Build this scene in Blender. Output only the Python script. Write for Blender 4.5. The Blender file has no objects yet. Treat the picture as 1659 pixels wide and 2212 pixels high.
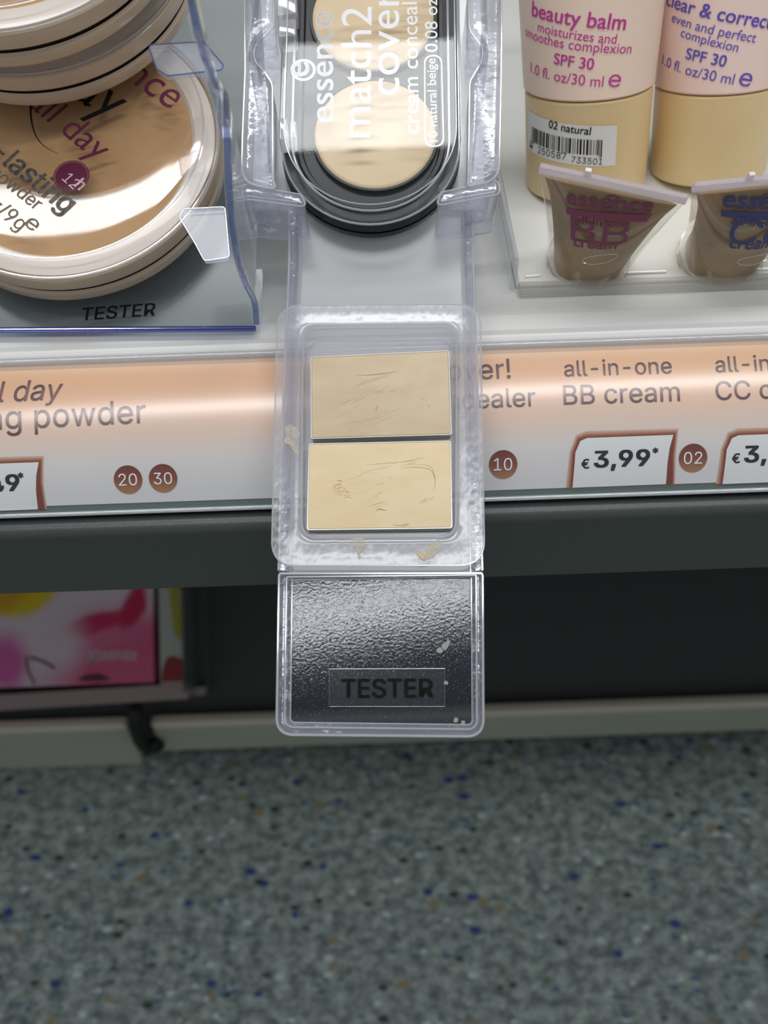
import bpy, bmesh, math, random
from mathutils import Vector, Matrix

random.seed(7)
C = bpy.context.scene.collection
sc = bpy.context.scene
PI = math.pi
mm = 0.001

# ------------------------------------------------------------------ camera
IW, IH, FPX = 1659.0, 2212.0, 2150.0
PITCH, ROLL = math.radians(48), math.radians(2.0)
CAM = Vector((0.0, -0.146, 0.58))
cx, sx = math.cos(PITCH), math.sin(PITCH)
DIR = Vector((0, cx, -sx))
U0 = Vector((0, sx, cx))
XW = Vector((1, 0, 0))
RIGHT = XW * math.cos(ROLL) - U0 * math.sin(ROLL)
UP = XW * math.sin(ROLL) + U0 * math.cos(ROLL)
cd = bpy.data.cameras.new('camera')
cam = bpy.data.objects.new('camera', cd)
C.objects.link(cam)
cam.matrix_world = Matrix(((RIGHT.x, UP.x, -DIR.x, CAM.x), (RIGHT.y, UP.y, -DIR.y, CAM.y),
                           (RIGHT.z, UP.z, -DIR.z, CAM.z), (0, 0, 0, 1)))
cd.sensor_fit = 'VERTICAL'
cd.sensor_height = 36.0
cd.sensor_width = 27.0
cd.lens = FPX / IH * 36.0
cd.clip_start = 0.01
cd.clip_end = 50
cd.dof.use_dof = True
cd.dof.focus_distance = 0.205
cd.dof.aperture_fstop = cd.lens / 1.9
sc.camera = cam

# ------------------------------------------------------------------ world, lights, exposure
w = bpy.data.worlds.new('store_ambience')
sc.world = w
w.use_nodes = True
w.node_tree.nodes['Background'].inputs[0].default_value = (0.92, 0.96, 1.0, 1)
w.node_tree.nodes['Background'].inputs[1].default_value = 0.26
sc.view_settings.view_transform = 'Standard'
sc.view_settings.look = 'None'
sc.view_settings.gamma = 1
sc.view_settings.exposure = 0.0
sc.view_settings.use_curve_mapping = False
sc.cycles.transparent_max_bounces = 40
sc.cycles.max_bounces = 16
sc.cycles.glossy_bounces = 6
sc.cycles.sample_clamp_indirect = 6


def area(name, loc, target, sx_, sy_, power, col):
    l = bpy.data.lights.new(name, 'AREA')
    l.shape = 'RECTANGLE'
    l.size, l.size_y, l.energy, l.color = sx_, sy_, power, col
    o = bpy.data.objects.new(name, l)
    C.objects.link(o)
    o.location = loc
    o.rotation_euler = (Vector(target) - Vector(loc)).to_track_quat('-Z', 'Y').to_euler()
    return o


area('aisle_luminaire', (0.05, 0.23, 1.95), (0.05, 0.23, 0.4), 1.6, 0.155, 12.0, (0.97, 0.985, 1.0))
area('front_luminaire', (0.1, -0.638, 2.05), (0, 0, 0.4), 1.8, 0.08, 10.6, (0.98, 0.99, 1.0))


# ------------------------------------------------------------------ projecting helpers
def ray(px, py):
    return DIR + RIGHT * ((px - IW / 2) / FPX) + UP * ((IH / 2 - py) / FPX)


def at_depth(px, py, d):
    return CAM + ray(px, py) * d


def hit(px, py, axis, val):
    d = ray(px, py)
    return CAM + d * ((val - CAM[axis]) / d[axis])


class Frame:
    """a local frame on a surface: x, y in the surface, n away from it"""

    def __init__(s, o, x, n):
        s.o = Vector(o)
        s.n = Vector(n).normalized()
        x = Vector(x)
        s.x = (x - s.n * x.dot(s.n)).normalized()
        s.y = s.n.cross(s.x)
        s.m = Matrix(((s.x.x, s.y.x, s.n.x, s.o.x), (s.x.y, s.y.y, s.n.y, s.o.y),
                      (s.x.z, s.y.z, s.n.z, s.o.z), (0, 0, 0, 1)))

    def uv(s, px, py, h=0.0):
        d = ray(px, py)
        k = ((s.o + s.n * h) - CAM).dot(s.n) / d.dot(s.n)
        p = CAM + d * k - s.o
        return Vector((p.dot(s.x), p.dot(s.y)))

    def uvs(s, pts, h=0.0):
        return [s.uv(a, b, h) for a, b in pts]

    def w(s, u, v, h=0.0):
        return s.o + s.x * u + s.y * v + s.n * h

    def at(s, u, v, h=0.0):
        return Frame(s.w(u, v, h), s.x, s.n)


def nrm(elev):
    e = math.radians(elev)
    return Vector((0, -math.cos(e), math.sin(e)))


# ------------------------------------------------------------------ materials
def lin(c):
    return tuple(((v / 255) / 12.92 if v / 255 <= 0.04045 else ((v / 255 + 0.055) / 1.055) ** 2.4) for v in c) + (1,)


def new_mat(name):
    m = bpy.data.materials.new(name)
    m.use_nodes = True
    nt = m.node_tree
    nt.nodes.clear()
    out = nt.nodes.new('ShaderNodeOutputMaterial')
    return m, nt, out


def N(nt, t, **kw):
    n = nt.nodes.new(t)
    for k, v in kw.items():
        setattr(n, k, v)
    return n


def math_(nt, op, a, b=None, clamp=False):
    n = N(nt, 'ShaderNodeMath', operation=op, use_clamp=clamp)
    for i, v in enumerate((a, b)):
        if v is None:
            continue
        if isinstance(v, (int, float)):
            n.inputs[i].default_value = v
        else:
            nt.links.new(v, n.inputs[i])
    return n.outputs[0]


def mixc(nt, fac, a, b):
    n = N(nt, 'ShaderNodeMix', data_type='RGBA')
    for i, v in ((0, fac), (6, a), (7, b)):
        if isinstance(v, (int, float, tuple)):
            n.inputs[i].default_value = v
        else:
            nt.links.new(v, n.inputs[i])
    return n.outputs[2]


def noise(nt, scale, detail=3, stretch=None, rough=0.5, dist=0.0):
    tc = N(nt, 'ShaderNodeTexCoord')
    src = tc.outputs['Object']
    if stretch:
        mp = N(nt, 'ShaderNodeMapping')
        mp.inputs['Scale'].default_value = stretch
        nt.links.new(src, mp.inputs[0])
        src = mp.outputs[0]
    n = N(nt, 'ShaderNodeTexNoise')
    n.inputs['Scale'].default_value = scale
    n.inputs['Detail'].default_value = detail
    n.inputs['Roughness'].default_value = rough
    n.inputs['Distortion'].default_value = dist
    nt.links.new(src, n.inputs['Vector'])
    return n.outputs['Fac']


def bump_(nt, h, strength, dist):
    b = N(nt, 'ShaderNodeBump')
    b.inputs['Strength'].default_value = strength
    b.inputs['Distance'].default_value = dist
    nt.links.new(h, b.inputs['Height'])
    return b.outputs[0]


def opaque(name, col, rough=0.5, metal=0.0, coat=0.0, bump=None, vary=None, spec=0.5, sss=0.0):
    m, nt, out = new_mat(name)
    p = N(nt, 'ShaderNodeBsdfPrincipled')
    nt.links.new(p.outputs[0], out.inputs[0])
    p.inputs['Base Color'].default_value = lin(col)
    p.inputs['Roughness'].default_value = rough
    p.inputs['Metallic'].default_value = metal
    p.inputs['Coat Weight'].default_value = coat
    p.inputs['Coat Roughness'].default_value = 0.06
    p.inputs['Specular IOR Level'].default_value = spec
    if vary:
        c2, sc_, st = vary
        f = noise(nt, sc_, 4, st)
        r = N(nt, 'ShaderNodeMapRange')
        r.inputs[1].default_value, r.inputs[2].default_value = 0.35, 0.65
        nt.links.new(f, r.inputs[0])
        nt.links.new(mixc(nt, r.outputs[0], lin(col), lin(c2)), p.inputs['Base Color'])
    if bump:
        sc_, strength, dist = bump
        nt.links.new(bump_(nt, noise(nt, sc_, 4), strength, dist), p.inputs['Normal'])
    return m


def clear(name, tint=(1, 1, 1), rough=0.04, haze=0.0, hazecol=(235, 238, 245), f0=0.05, bump=None, specks=None):
    """thin clear plastic sheet: lets light straight through, reflects by angle, a little milky scatter"""
    m, nt, out = new_mat(name)
    tr = N(nt, 'ShaderNodeBsdfTransparent')
    tr.inputs[0].default_value = tuple(tint) + (1,)
    gl = N(nt, 'ShaderNodeBsdfGlossy')
    gl.inputs['Roughness'].default_value = rough
    gl.inputs['Color'].default_value = (1, 1, 1, 1)
    lw = N(nt, 'ShaderNodeLayerWeight')
    lw.inputs[0].default_value = 0.5
    f = math_(nt, 'POWER', lw.outputs['Facing'], 4.0)
    f = math_(nt, 'MULTIPLY', f, 0.9 - f0)
    f = math_(nt, 'ADD', f, f0, clamp=True)
    if bump:
        sc_, strength, dist = bump[:3]
        b = bump_(nt, noise(nt, sc_, 3, bump[3] if len(bump) > 3 else None), strength, dist)
        nt.links.new(b, gl.inputs['Normal'])
        nt.links.new(b, lw.inputs['Normal'])
    mx = N(nt, 'ShaderNodeMixShader')
    nt.links.new(f, mx.inputs[0])
    base = tr.outputs[0]
    if haze > 0 or specks:
        di = N(nt, 'ShaderNodeBsdfDiffuse')
        di.inputs[0].default_value = lin(hazecol)
        tl = N(nt, 'ShaderNodeBsdfTranslucent')
        tl.inputs[0].default_value = lin(hazecol)
        h1 = N(nt, 'ShaderNodeMixShader')
        h1.inputs[0].default_value = 0.5
        nt.links.new(di.outputs[0], h1.inputs[1])
        nt.links.new(tl.outputs[0], h1.inputs[2])
        h2 = N(nt, 'ShaderNodeMixShader')
        h2.inputs[0].default_value = haze
        if specks:
            s_sc, s_lo, s_hi, s_amt = specks
            nz = noise(nt, s_sc, 2)
            r = N(nt, 'ShaderNodeMapRange')
            r.inputs[1].default_value, r.inputs[2].default_value = s_lo, s_hi
            r.inputs[3].default_value, r.inputs[4].default_value = haze, s_amt
            nt.links.new(nz, r.inputs[0])
            nt.links.new(r.outputs[0], h2.inputs[0])
        nt.links.new(base, h2.inputs[1])
        nt.links.new(h1.outputs[0], h2.inputs[2])
        base = h2.outputs[0]
    nt.links.new(base, mx.inputs[1])
    nt.links.new(gl.outputs[0], mx.inputs[2])
    nt.links.new(mx.outputs[0], out.inputs[0])
    return m


def ramp_mat(name, axis, lo, hi, stops, rough=0.4, coat=0.0):
    """printed colour gradient along one local axis"""
    m, nt, out = new_mat(name)
    p = N(nt, 'ShaderNodeBsdfPrincipled')
    nt.links.new(p.outputs[0], out.inputs[0])
    p.inputs['Roughness'].default_value = rough
    p.inputs['Coat Weight'].default_value = coat
    tc = N(nt, 'ShaderNodeTexCoord')
    sp = N(nt, 'ShaderNodeSeparateXYZ')
    nt.links.new(tc.outputs['Object'], sp.inputs[0])
    r = N(nt, 'ShaderNodeMapRange')
    r.inputs[1].default_value, r.inputs[2].default_value = lo, hi
    nt.links.new(sp.outputs[axis], r.inputs[0])
    cr = N(nt, 'ShaderNodeValToRGB')
    el = cr.color_ramp.elements
    while len(el) > 1:
        el.remove(el[-1])
    el[0].position, el[0].color = stops[0][0], lin(stops[0][1])
    for pos, c in stops[1:]:
        e = el.new(pos)
        e.color = lin(c)
    nt.links.new(r.outputs[0], cr.inputs[0])
    nt.links.new(cr.outputs[0], p.inputs['Base Color'])
    return m


MT = {}
MT['clear'] = clear('clear_plastic', (0.97, 0.975, 0.98), 0.05, 0.03)
MT['chute'] = clear('clear_chute_plastic', (0.93, 0.935, 0.95), 0.30, 0.08, f0=0.09)
MT['rail'] = clear('clear_moulded_rail', (0.90, 0.905, 0.93), 0.13, 0.24, (222, 224, 240), f0=0.07, bump=(260, 0.35, 0.0006))
MT['blister'] = clear('blister_film', (0.93, 0.93, 0.95), 0.22, 0.17, (240, 242, 252), f0=0.075, bump=(230, 0.45, 0.0007, (1, 0.5, 1)))
MT['edge'] = clear('milky_edge_gleam', (0.92, 0.92, 0.94), 0.08, 0.46, (246, 247, 250), f0=0.12)  # milky white puts the gleam of light-catching plastic edges into the colour
MT['blue_edge'] = clear('blue_acrylic_edge', (0.25, 0.33, 0.72), 0.06, 0.22, (70, 95, 190), f0=0.10)
MT['wall_edge'] = clear('pale_blue_acrylic_edge', (0.62, 0.70, 0.88), 0.06, 0.20, (130, 150, 205), f0=0.10)
MT['tray_clear'] = clear('clear_tray_acrylic', (0.94, 0.955, 0.97), 0.05, 0.03, f0=0.05)
MT['grey_floor'] = clear('smoke_clear_floor', (0.72, 0.75, 0.76), 0.16, 0.05, (190, 196, 200), f0=0.016)
MT['panel'] = clear('hammered_clear_panel', (0.52, 0.54, 0.58), 0.05, 0.035, (200, 204, 228), f0=0.025,
                    bump=(1900, 0.32, 0.00006), specks=(4200, 0.66, 0.72, 0.5))
MT['lid'] = clear('clear_compact_lid', (0.97, 0.975, 0.98), 0.015, 0.01, f0=0.027)
MT['powder_lid'] = clear('powder_lid_plastic', (0.95, 0.945, 0.935), 0.05, 0.02, f0=0.055)
MT['sticker'] = clear('clear_sticker', (0.94, 0.94, 0.95), 0.08, 0.015, f0=0.015)
MT['tube_shell'] = clear('clear_tube_shell', (0.95, 0.945, 0.93), 0.05, 0.04, (240, 232, 220), f0=0.06)
MT['frost'] = clear('frosted_clear_cap', (0.90, 0.88, 0.85), 0.12, 0.22, (235, 225, 210), f0=0.06)
MT['rail_cover'] = clear('price_rail_cover', (0.985, 0.985, 0.985), 0.21, 0.0, f0=0.04)
MT['crimp'] = clear('white_crimp', (0.85, 0.84, 0.86), 0.25, 0.72, (248, 240, 244), f0=0.06)

MT['black'] = opaque('gloss_black_plastic', (24, 26, 25), 0.3, spec=0.3)
MT['white_ink'] = opaque('white_ink', (248, 250, 252), 0.5)
MT['black_ink'] = opaque('black_ink', (10, 11, 13), 0.6, spec=0.25)
MT['navy_ink'] = opaque('dark_navy_ink', (22, 26, 46), 0.5)
MT['brown_ink'] = opaque('mauve_brown_ink', (122, 80, 82), 0.5)
MT['plum_ink'] = opaque('plum_ink', (98, 26, 62), 0.4)
MT['magenta_ink'] = opaque('magenta_ink', (205, 66, 158), 0.5)
MT['violet_ink'] = opaque('violet_ink', (104, 84, 190), 0.5)
MT['grey_ink'] = opaque('grey_ink', (92, 88, 84), 0.5)
MT['ghost_ink'] = opaque('faded_magenta_ink', (134, 62, 94), 0.5)
MT['ghost_blue'] = opaque('faded_blue_ink', (62, 66, 122), 0.5)
MT['cream_top'] = opaque('concealer_cream', (206, 184, 150), 0.55, bump=(1100, 0.15, 0.0003), vary=((214, 193, 160), 130, (1, 2.2, 1)))
MT['cream_low'] = opaque('concealer_cream_light', (228, 204, 160), 0.55, bump=(1100, 0.15, 0.0003), vary=((233, 211, 171), 130, (1, 2.2, 1)))
MT['mark'] = opaque('shaded_gouge_cream', (182, 157, 119), 0.6)  # browner than the cream: the shade inside finger gouges, painted as colour
MT['dried'] = opaque('dried_cream', (228, 208, 170), 0.6)
MT['metal'] = opaque('thin_metal_pan', (196, 194, 184), 0.3, metal=0.9)
MT['pan_cream'] = opaque('compact_cream', (232, 208, 170), 0.5, vary=((226, 200, 160), 60, None))
MT['powder'] = opaque('pressed_powder', (208, 166, 118), 0.75, vary=((198, 156, 108), 70, None), bump=(900, 0.2, 0.0002))
MT['pearl'] = opaque('pearl_beige_plastic', (222, 198, 172), 0.28, coat=0.4)
MT['pearl_pale'] = opaque('pale_pearl_plastic', (236, 224, 214), 0.3, coat=0.4)
MT['groove'] = opaque('dark_groove', (70, 58, 48), 0.5)
MT['white_base'] = opaque('white_display_plastic', (216, 216, 212), 0.35, vary=((210, 210, 206), 25, None))
MT['rail_white'] = opaque('white_rail_plastic', (226, 224, 222), 0.3, coat=0.2)
MT['dark_metal'] = opaque('dark_grey_shelf_steel', (66, 72, 69), 0.34, spec=0.5, bump=(2500, 0.12, 0.0004))
MT['darker_metal'] = opaque('dark_base_steel', (58, 62, 62), 0.5, bump=(1500, 0.1, 0.0004))
MT['plinth'] = opaque('grey_green_plinth', (176, 182, 166), 0.45, vary=((184, 188, 174), 12, None))
MT['lip'] = opaque('pale_plinth_lip', (228, 218, 200), 0.35)
MT['rubber'] = opaque('black_rubber', (14, 15, 14), 0.5)
MT['tube_pink'] = opaque('pale_pink_tube', (250, 224, 204), 0.42, coat=0.15)
MT['tube_pink_b'] = opaque('pale_rose_tube', (250, 220, 208), 0.42, coat=0.15)
MT['cap_tan'] = opaque('tan_cap', (240, 212, 160), 0.40, coat=0.15)
MT['cream_brown'] = opaque('beige_cream_filling', (176, 145, 102), 0.5, vary=((150, 120, 84), 90, None))
MT['label_white'] = opaque('white_label_paper', (238, 238, 232), 0.5)
MT['grey_foot'] = opaque('grey_plastic_foot', (70, 74, 72), 0.5)
MT['pale_clip'] = opaque('pale_plastic_clip', (150, 150, 140), 0.5)
MT['stop'] = opaque('mauve_grey_stop', (168, 150, 146), 0.45)
MT['wall'] = opaque('grey_rear_panel', (120, 124, 122), 0.6, vary=((112, 116, 115), 6, None))
MT['carton'] = opaque('pale_carton', (190, 196, 186), 0.5)
MT['yellow_print'] = opaque('yellow_print', (176, 168, 40), 0.5)
MT['red_print'] = opaque('dark_red_print', (150, 40, 50), 0.5)
MT['orange_print'] = opaque('orange_print', (190, 110, 40), 0.5)
MT['price_white'] = opaque('white_price_print', (234, 236, 236), 0.45)
MT['maroon_print'] = opaque('maroon_print', (98, 42, 40), 0.5)


# ------------------------------------------------------------------ mesh helpers
def obj(name, verts, faces, mat, parent=None, frame=None, smooth=False, mats=None, fm=None, bevel=None, sharp=40):
    me = bpy.data.meshes.new(name)
    me.from_pydata([tuple(v) for v in verts], [], faces)
    for m in ([mat] if mats is None else mats):
        me.materials.append(m)
    if fm:
        for p, i in zip(me.polygons, fm):
            p.material_index = i
    bm = bmesh.new()
    bm.from_mesh(me)
    bmesh.ops.remove_doubles(bm, verts=bm.verts, dist=1e-7)
    bmesh.ops.recalc_face_normals(bm, faces=bm.faces)
    if smooth:
        for f in bm.faces:
            f.smooth = True
        for e in bm.edges:
            if len(e.link_faces) == 2 and e.calc_face_angle(0) > math.radians(sharp):
                e.smooth = False
    bm.to_mesh(me)
    bm.free()
    o = bpy.data.objects.new(name, me)
    C.objects.link(o)
    if parent is not None:
        o.parent = parent
    elif frame is not None:
        o.matrix_world = frame.m
    if bevel:
        b = o.modifiers.new('bevel', 'BEVEL')
        b.width, b.segments = bevel, 3
        b.limit_method = 'ANGLE'
        b.angle_limit = math.radians(35)
    return o


def tag(o, label, cat, group=None, kind=None):
    o['label'] = label
    o['category'] = cat
    if group:
        o['group'] = group
    if kind:
        o['kind'] = kind
    return o


def root(name, frame, label, cat, group=None):
    e = bpy.data.objects.new(name, None)
    e.empty_display_size = 0.005
    C.objects.link(e)
    e.matrix_world = frame.m
    return tag(e, label, cat, group)


def join(*parts):
    V, F = [], []
    for v, f in parts:
        n = len(V)
        V += list(v)
        F += [tuple(i + n for i in t) for t in f]
    return V, F


def box(x0, x1, y0, y1, z0, z1):
    v = [(x, y, z) for z in (z0, z1) for y in (y0, y1) for x in (x0, x1)]
    return v, [(0, 2, 3, 1), (4, 5, 7, 6), (0, 1, 5, 4), (2, 6, 7, 3), (0, 4, 6, 2), (1, 3, 7, 5)]


def rpoly(pts, r, n=6):
    """polygon with rounded corners; r one value or one per corner"""
    P = [Vector(p).to_2d() for p in pts]
    k = len(P)
    rs = r if isinstance(r, (list, tuple)) else [r] * k
    out = []
    for i in range(k):
        p, a, b = P[i], P[i - 1], P[(i + 1) % k]
        da, db = (a - p), (b - p)
        la, lb = da.length, db.length
        da, db = da / la, db / lb
        ang = math.acos(max(-1, min(1, da.dot(db))))
        if rs[i] <= 0 or ang > PI - 0.05:
            out.append(p)
            continue
        t = min(rs[i] / math.tan(ang / 2), la * 0.49, lb * 0.49)
        p0, p1 = p + da * t, p + db * t
        for j in range(n + 1):
            s = j / n
            out.append(p0 * (1 - s) ** 2 * 1.0 + (p * (0.9) + (p0 + p1) * 0.05) * 2 * s * (1 - s) + p1 * s * s)
    return out


def loft(loops, closed=True, cap0=True, cap1=True, ring=False):
    V, F = [], []
    n = len(loops[0])
    for L in loops:
        V += [tuple(p) for p in L]
    m = len(loops)
    for i in range(m if ring else m - 1):
        a, b = i * n, ((i + 1) % m) * n
        for j in range(n if closed else n - 1):
            k = (j + 1) % n
            F.append((a + j, a + k, b + k, b + j))
    if not ring:
        if cap0:
            F.append(tuple(range(n))[::-1])
        if cap1:
            F.append(tuple((m - 1) * n + j for j in range(n)))
    return V, F


def slab(poly, h0, h1):
    return loft([[(p[0], p[1], h0) for p in poly], [(p[0], p[1], h1) for p in poly]])


def slab_b(poly, h0, h1, b):
    """slab with a small rounded top edge"""
    def inset(P, d):
        n = len(P)
        res = []
        area_ = sum(P[i][0] * P[(i + 1) % n][1] - P[(i + 1) % n][0] * P[i][1] for i in range(n))
        s = 1 if area_ > 0 else -1
        for i in range(n):
            a, p, c = Vector(P[i - 1][:2]), Vector(P[i][:2]), Vector(P[(i + 1) % n][:2])
            e1, e2 = (p - a), (c - p)
            if e1.length < 1e-9 or e2.length < 1e-9:
                res.append(p)
                continue
            n1 = Vector((-e1.y, e1.x)).normalized()
            n2 = Vector((-e2.y, e2.x)).normalized()
            q = (n1 + n2)
            q = q.normalized() if q.length > 1e-6 else n1
            res.append(p + q * d * s)
        return res
    L = [[(p[0], p[1], h0) for p in poly], [(p[0], p[1], h1 - b) for p in poly]]
    for k in (1, 2, 3):
        a = k / 3 * PI / 2
        L.append([(p[0], p[1], h1 - b + b * math.sin(a)) for p in inset(poly, b * (1 - math.cos(a)))])
    return loft(L)


def tube(path, r, n=8, closed=False):
    P = [Vector(p) for p in path]
    m = len(P)
    loops = []
    up = None
    for i in range(m):
        if closed:
            t = P[(i + 1) % m] - P[i - 1]
        else:
            t = P[min(i + 1, m - 1)] - P[max(i - 1, 0)]
        t.normalize()
        if up is None:
            up = Vector((0, 0, 1)) if abs(t.z) < 0.9 else Vector((0, 1, 0))
        a = t.cross(up)
        if a.length < 1e-6:
            a = t.cross(Vector((1, 0, 0)))
        a.normalize()
        b = a.cross(t).normalized()
        up = b
        rr = r[i] if isinstance(r, (list, tuple)) else r
        loops.append([P[i] + (a * math.cos(2 * PI * j / n) + b * math.sin(2 * PI * j / n)) * rr for j in range(n)])
    return loft(loops, ring=closed)


def lathe(profile, n=96, c=(0, 0)):
    """profile: (r, z) pairs"""
    loops = [[(c[0] + r * math.cos(2 * PI * j / n), c[1] + r * math.sin(2 * PI * j / n), z) for j in range(n)] for r, z in profile]
    closed_prof = abs(profile[0][0] - profile[-1][0]) < 1e-9 and abs(profile[0][1] - profile[-1][1]) < 1e-9
    if closed_prof:
        return loft(loops[:-1], ring=True)
    return loft(loops, cap0=False, cap1=False)


def catmull(P, k=6):
    P = [Vector(p) for p in P]
    out = []
    for i in range(len(P) - 1):
        p0, p1, p2, p3 = P[max(i - 1, 0)], P[i], P[i + 1], P[min(i + 2, len(P) - 1)]
        for j in range(k):
            t = j / k
            out.append(0.5 * ((2 * p1) + (p2 - p0) * t + (2 * p0 - 5 * p1 + 4 * p2 - p3) * t * t + (3 * p1 - p0 - 3 * p2 + p3) * t ** 3))
    out.append(P[-1])
    return out


# ------------------------------------------------------------------ lettering
FONT = None
try:
    import os
    FONT = bpy.data.fonts.load(os.path.join(bpy.utils.system_resource('DATAFILES'), 'fonts', 'Inter.woff2'))
except Exception:
    FONT = None


def glyphs(s, bold=0.0, spacing=1.0, builtin=False, shear=0.0):
    cu = bpy.data.curves.new('lettering', 'FONT')
    cu.body = s
    if FONT is not None and not builtin:
        cu.font = FONT
    cu.size = 1.0
    cu.space_character = spacing
    cu.shear = shear
    cu.resolution_u = 3 if (FONT is not None and not builtin) else 6
    cu.fill_mode = 'FRONT'
    o = bpy.data.objects.new('lettering', cu)
    C.objects.link(o)
    bpy.context.view_layer.update()
    dg = bpy.context.evaluated_depsgraph_get()
    me = bpy.data.meshes.new_from_object(o.evaluated_get(dg))
    V = [v.co.copy() for v in me.vertices]
    F = [tuple(p.vertices) for p in me.polygons]
    bpy.data.objects.remove(o)
    bpy.data.curves.remove(cu)
    bpy.data.meshes.remove(me)
    x0 = min(v.x for v in V)
    x1 = max(v.x for v in V)
    P = [Vector((v.x - x0, v.y)) for v in V]
    if bold:
        Q, G_ = [], []
        for dx_, dy_ in ((-bold, -bold * .6), (bold, -bold * .6), (-bold, bold * .6), (bold, bold * .6)):
            k_ = len(Q)
            Q += [Vector((q_.x + dx_, q_.y + dy_)) for q_ in P]
            G_ += [tuple(i + k_ for i in t_) for t_ in F]
        P, F = Q, G_
    return P, F, x1 - x0


def letter(parent, mapper, s, a, b, mat, h=0.0, vs=1.0, name='lettering', arc=0.0, **kw):
    """lettering whose baseline runs from a to b in surface coordinates; mapper(u, v, h) gives local points"""
    V, F, wd = glyphs(s, **kw)
    a, b = Vector(a), Vector(b)
    e1 = (b - a) / wd
    e2 = Vector((-e1.y, e1.x)) * vs
    pts = []
    for v in V:
        t = v.x / wd
        q = a + e1 * v.x + e2 * (v.y + arc * 4 * t * (1 - t))
        pts.append(mapper(q.x, q.y, h))
    return obj(name, pts, F, mat, parent)


def flat(u, v, h):
    return (u, v, h)


def flat_letter(parent, F, h, s, p0, p1, mat, **kw):
    return letter(parent, flat, s, F.uv(p0[0], p0[1], h), F.uv(p1[0], p1[1], h), mat, h=h, **kw)


def ring_poly(outer, inner, h):
    n = len(outer)
    V = [(p[0], p[1], h) for p in outer] + [(p[0], p[1], h) for p in inner]
    return V, [(i, (i + 1) % n, n + (i + 1) % n, n + i) for i in range(n)]


def circle(c, r, n=40, ry=None):
    ry = r if ry is None else ry
    return [Vector((c[0] + r * math.cos(2 * PI * i / n), c[1] + ry * math.sin(2 * PI * i / n))) for i in range(n)]


def fan(poly, h):
    return [(p[0], p[1], h) for p in poly], [tuple(range(len(poly)))]


# ================================================================== SETTING
# floor: speckled vinyl
m, nt, out = new_mat('speckled_vinyl')
p = N(nt, 'ShaderNodeBsdfPrincipled')
nt.links.new(p.outputs[0], out.inputs[0])
p.inputs['Roughness'].default_value = 0.45
f1 = noise(nt, 130, 3, (1, 1.25, 1), 0.65)
r1 = N(nt, 'ShaderNodeMapRange')
r1.inputs[1].default_value, r1.inputs[2].default_value = 0.36, 0.64
nt.links.new(f1, r1.inputs[0])
c = mixc(nt, r1.outputs[0], lin(FLOOR_A := (86, 99, 97)), lin((172, 186, 180)))
f2 = noise(nt, 420, 2, (1, 1.3, 1))
r2 = N(nt, 'ShaderNodeMapRange')
r2.inputs[1].default_value, r2.inputs[2].default_value = 0.4, 0.62
r2.inputs[4].default_value = 0.55
nt.links.new(f2, r2.inputs[0])
c = mixc(nt, r2.outputs[0], c, lin((122, 134, 131)))
tc = N(nt, 'ShaderNodeTexCoord')
mp = N(nt, 'ShaderNodeMapping')
mp.inputs['Scale'].default_value = (1, 1.5, 1)
nt.links.new(tc.outputs['Object'], mp.inputs[0])
for k, (scale, thr, col) in enumerate(((115, 0.025, (52, 68, 128)), (105, 0.03, (140, 132, 104)), (150, 0.06, (186, 200, 198)), (140, 0.05, (56, 66, 62)), (170, 0.05, (84, 108, 134)))):
    vo = N(nt, 'ShaderNodeTexVoronoi')
    vo.inputs['Scale'].default_value = scale
    mpk = N(nt, 'ShaderNodeMapping')
    mpk.inputs['Location'].default_value = (k * 3.17, k * 1.71, 0)
    nt.links.new(mp.outputs[0], mpk.inputs[0])
    nt.links.new(mpk.outputs[0], vo.inputs['Vector'])
    sp = N(nt, 'ShaderNodeSeparateColor')
    nt.links.new(vo.outputs['Color'], sp.inputs[0])
    a = math_(nt, 'LESS_THAN', sp.outputs[0], thr)
    b = N(nt, 'ShaderNodeMapRange')
    b.inputs[1].default_value, b.inputs[2].default_value = 0.50, 0.32
    nt.links.new(vo.outputs['Distance'], b.inputs[0])
    c = mixc(nt, math_(nt, 'MULTIPLY', a, b.outputs[0], clamp=True), c, lin(col))
nt.links.new(c, p.inputs['Base Color'])
v, f = box(-1.6, 1.6, -2.0, 0.9, -0.02, 0.0)
o = obj('floor', v, f, m)
o['kind'] = 'structure'
tag(o, 'speckled grey blue vinyl floor below the shelves', 'floor', kind='structure')

# rear panel of the unit
v, f = box(-0.9, 0.9, 0.42, 0.44, 0.0, 0.95)
o = obj('wall_back', v, f, MT['wall'])
tag(o, 'grey rear panel of the shelving unit', 'wall', kind='structure')

# plinth, in two lengths
YP = 0.165
gapL, gapR = hit(272, 1560, 1, YP).x, hit(322, 1560, 1, YP).x
ztop = hit(829, 1545, 1, YP).z
for nm, x0, x1, zb, lab in (('baseboard_left', -0.8, gapL, 0.0, 'grey plinth reaching the floor, left of the black gap'),
                            ('baseboard_right', gapR, 0.8, 0.016, 'grey plinth with pale lip, right of the black gap')):
    r0 = bpy.data.objects.new(nm, None)
    C.objects.link(r0)
    tag(r0, lab, 'plinth', kind='structure')
    v, f = box(x0, x1, YP, YP + 0.006, zb, ztop - 0.006)
    obj('face_board', v, f, MT['plinth'], r0, bevel=0.002)
    v, f = box(x0, x1, YP - 0.001, YP + 0.0065, ztop - 0.006, ztop)
    obj('top_lip', v, f, MT['lip'], r0, bevel=0.0025)

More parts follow.
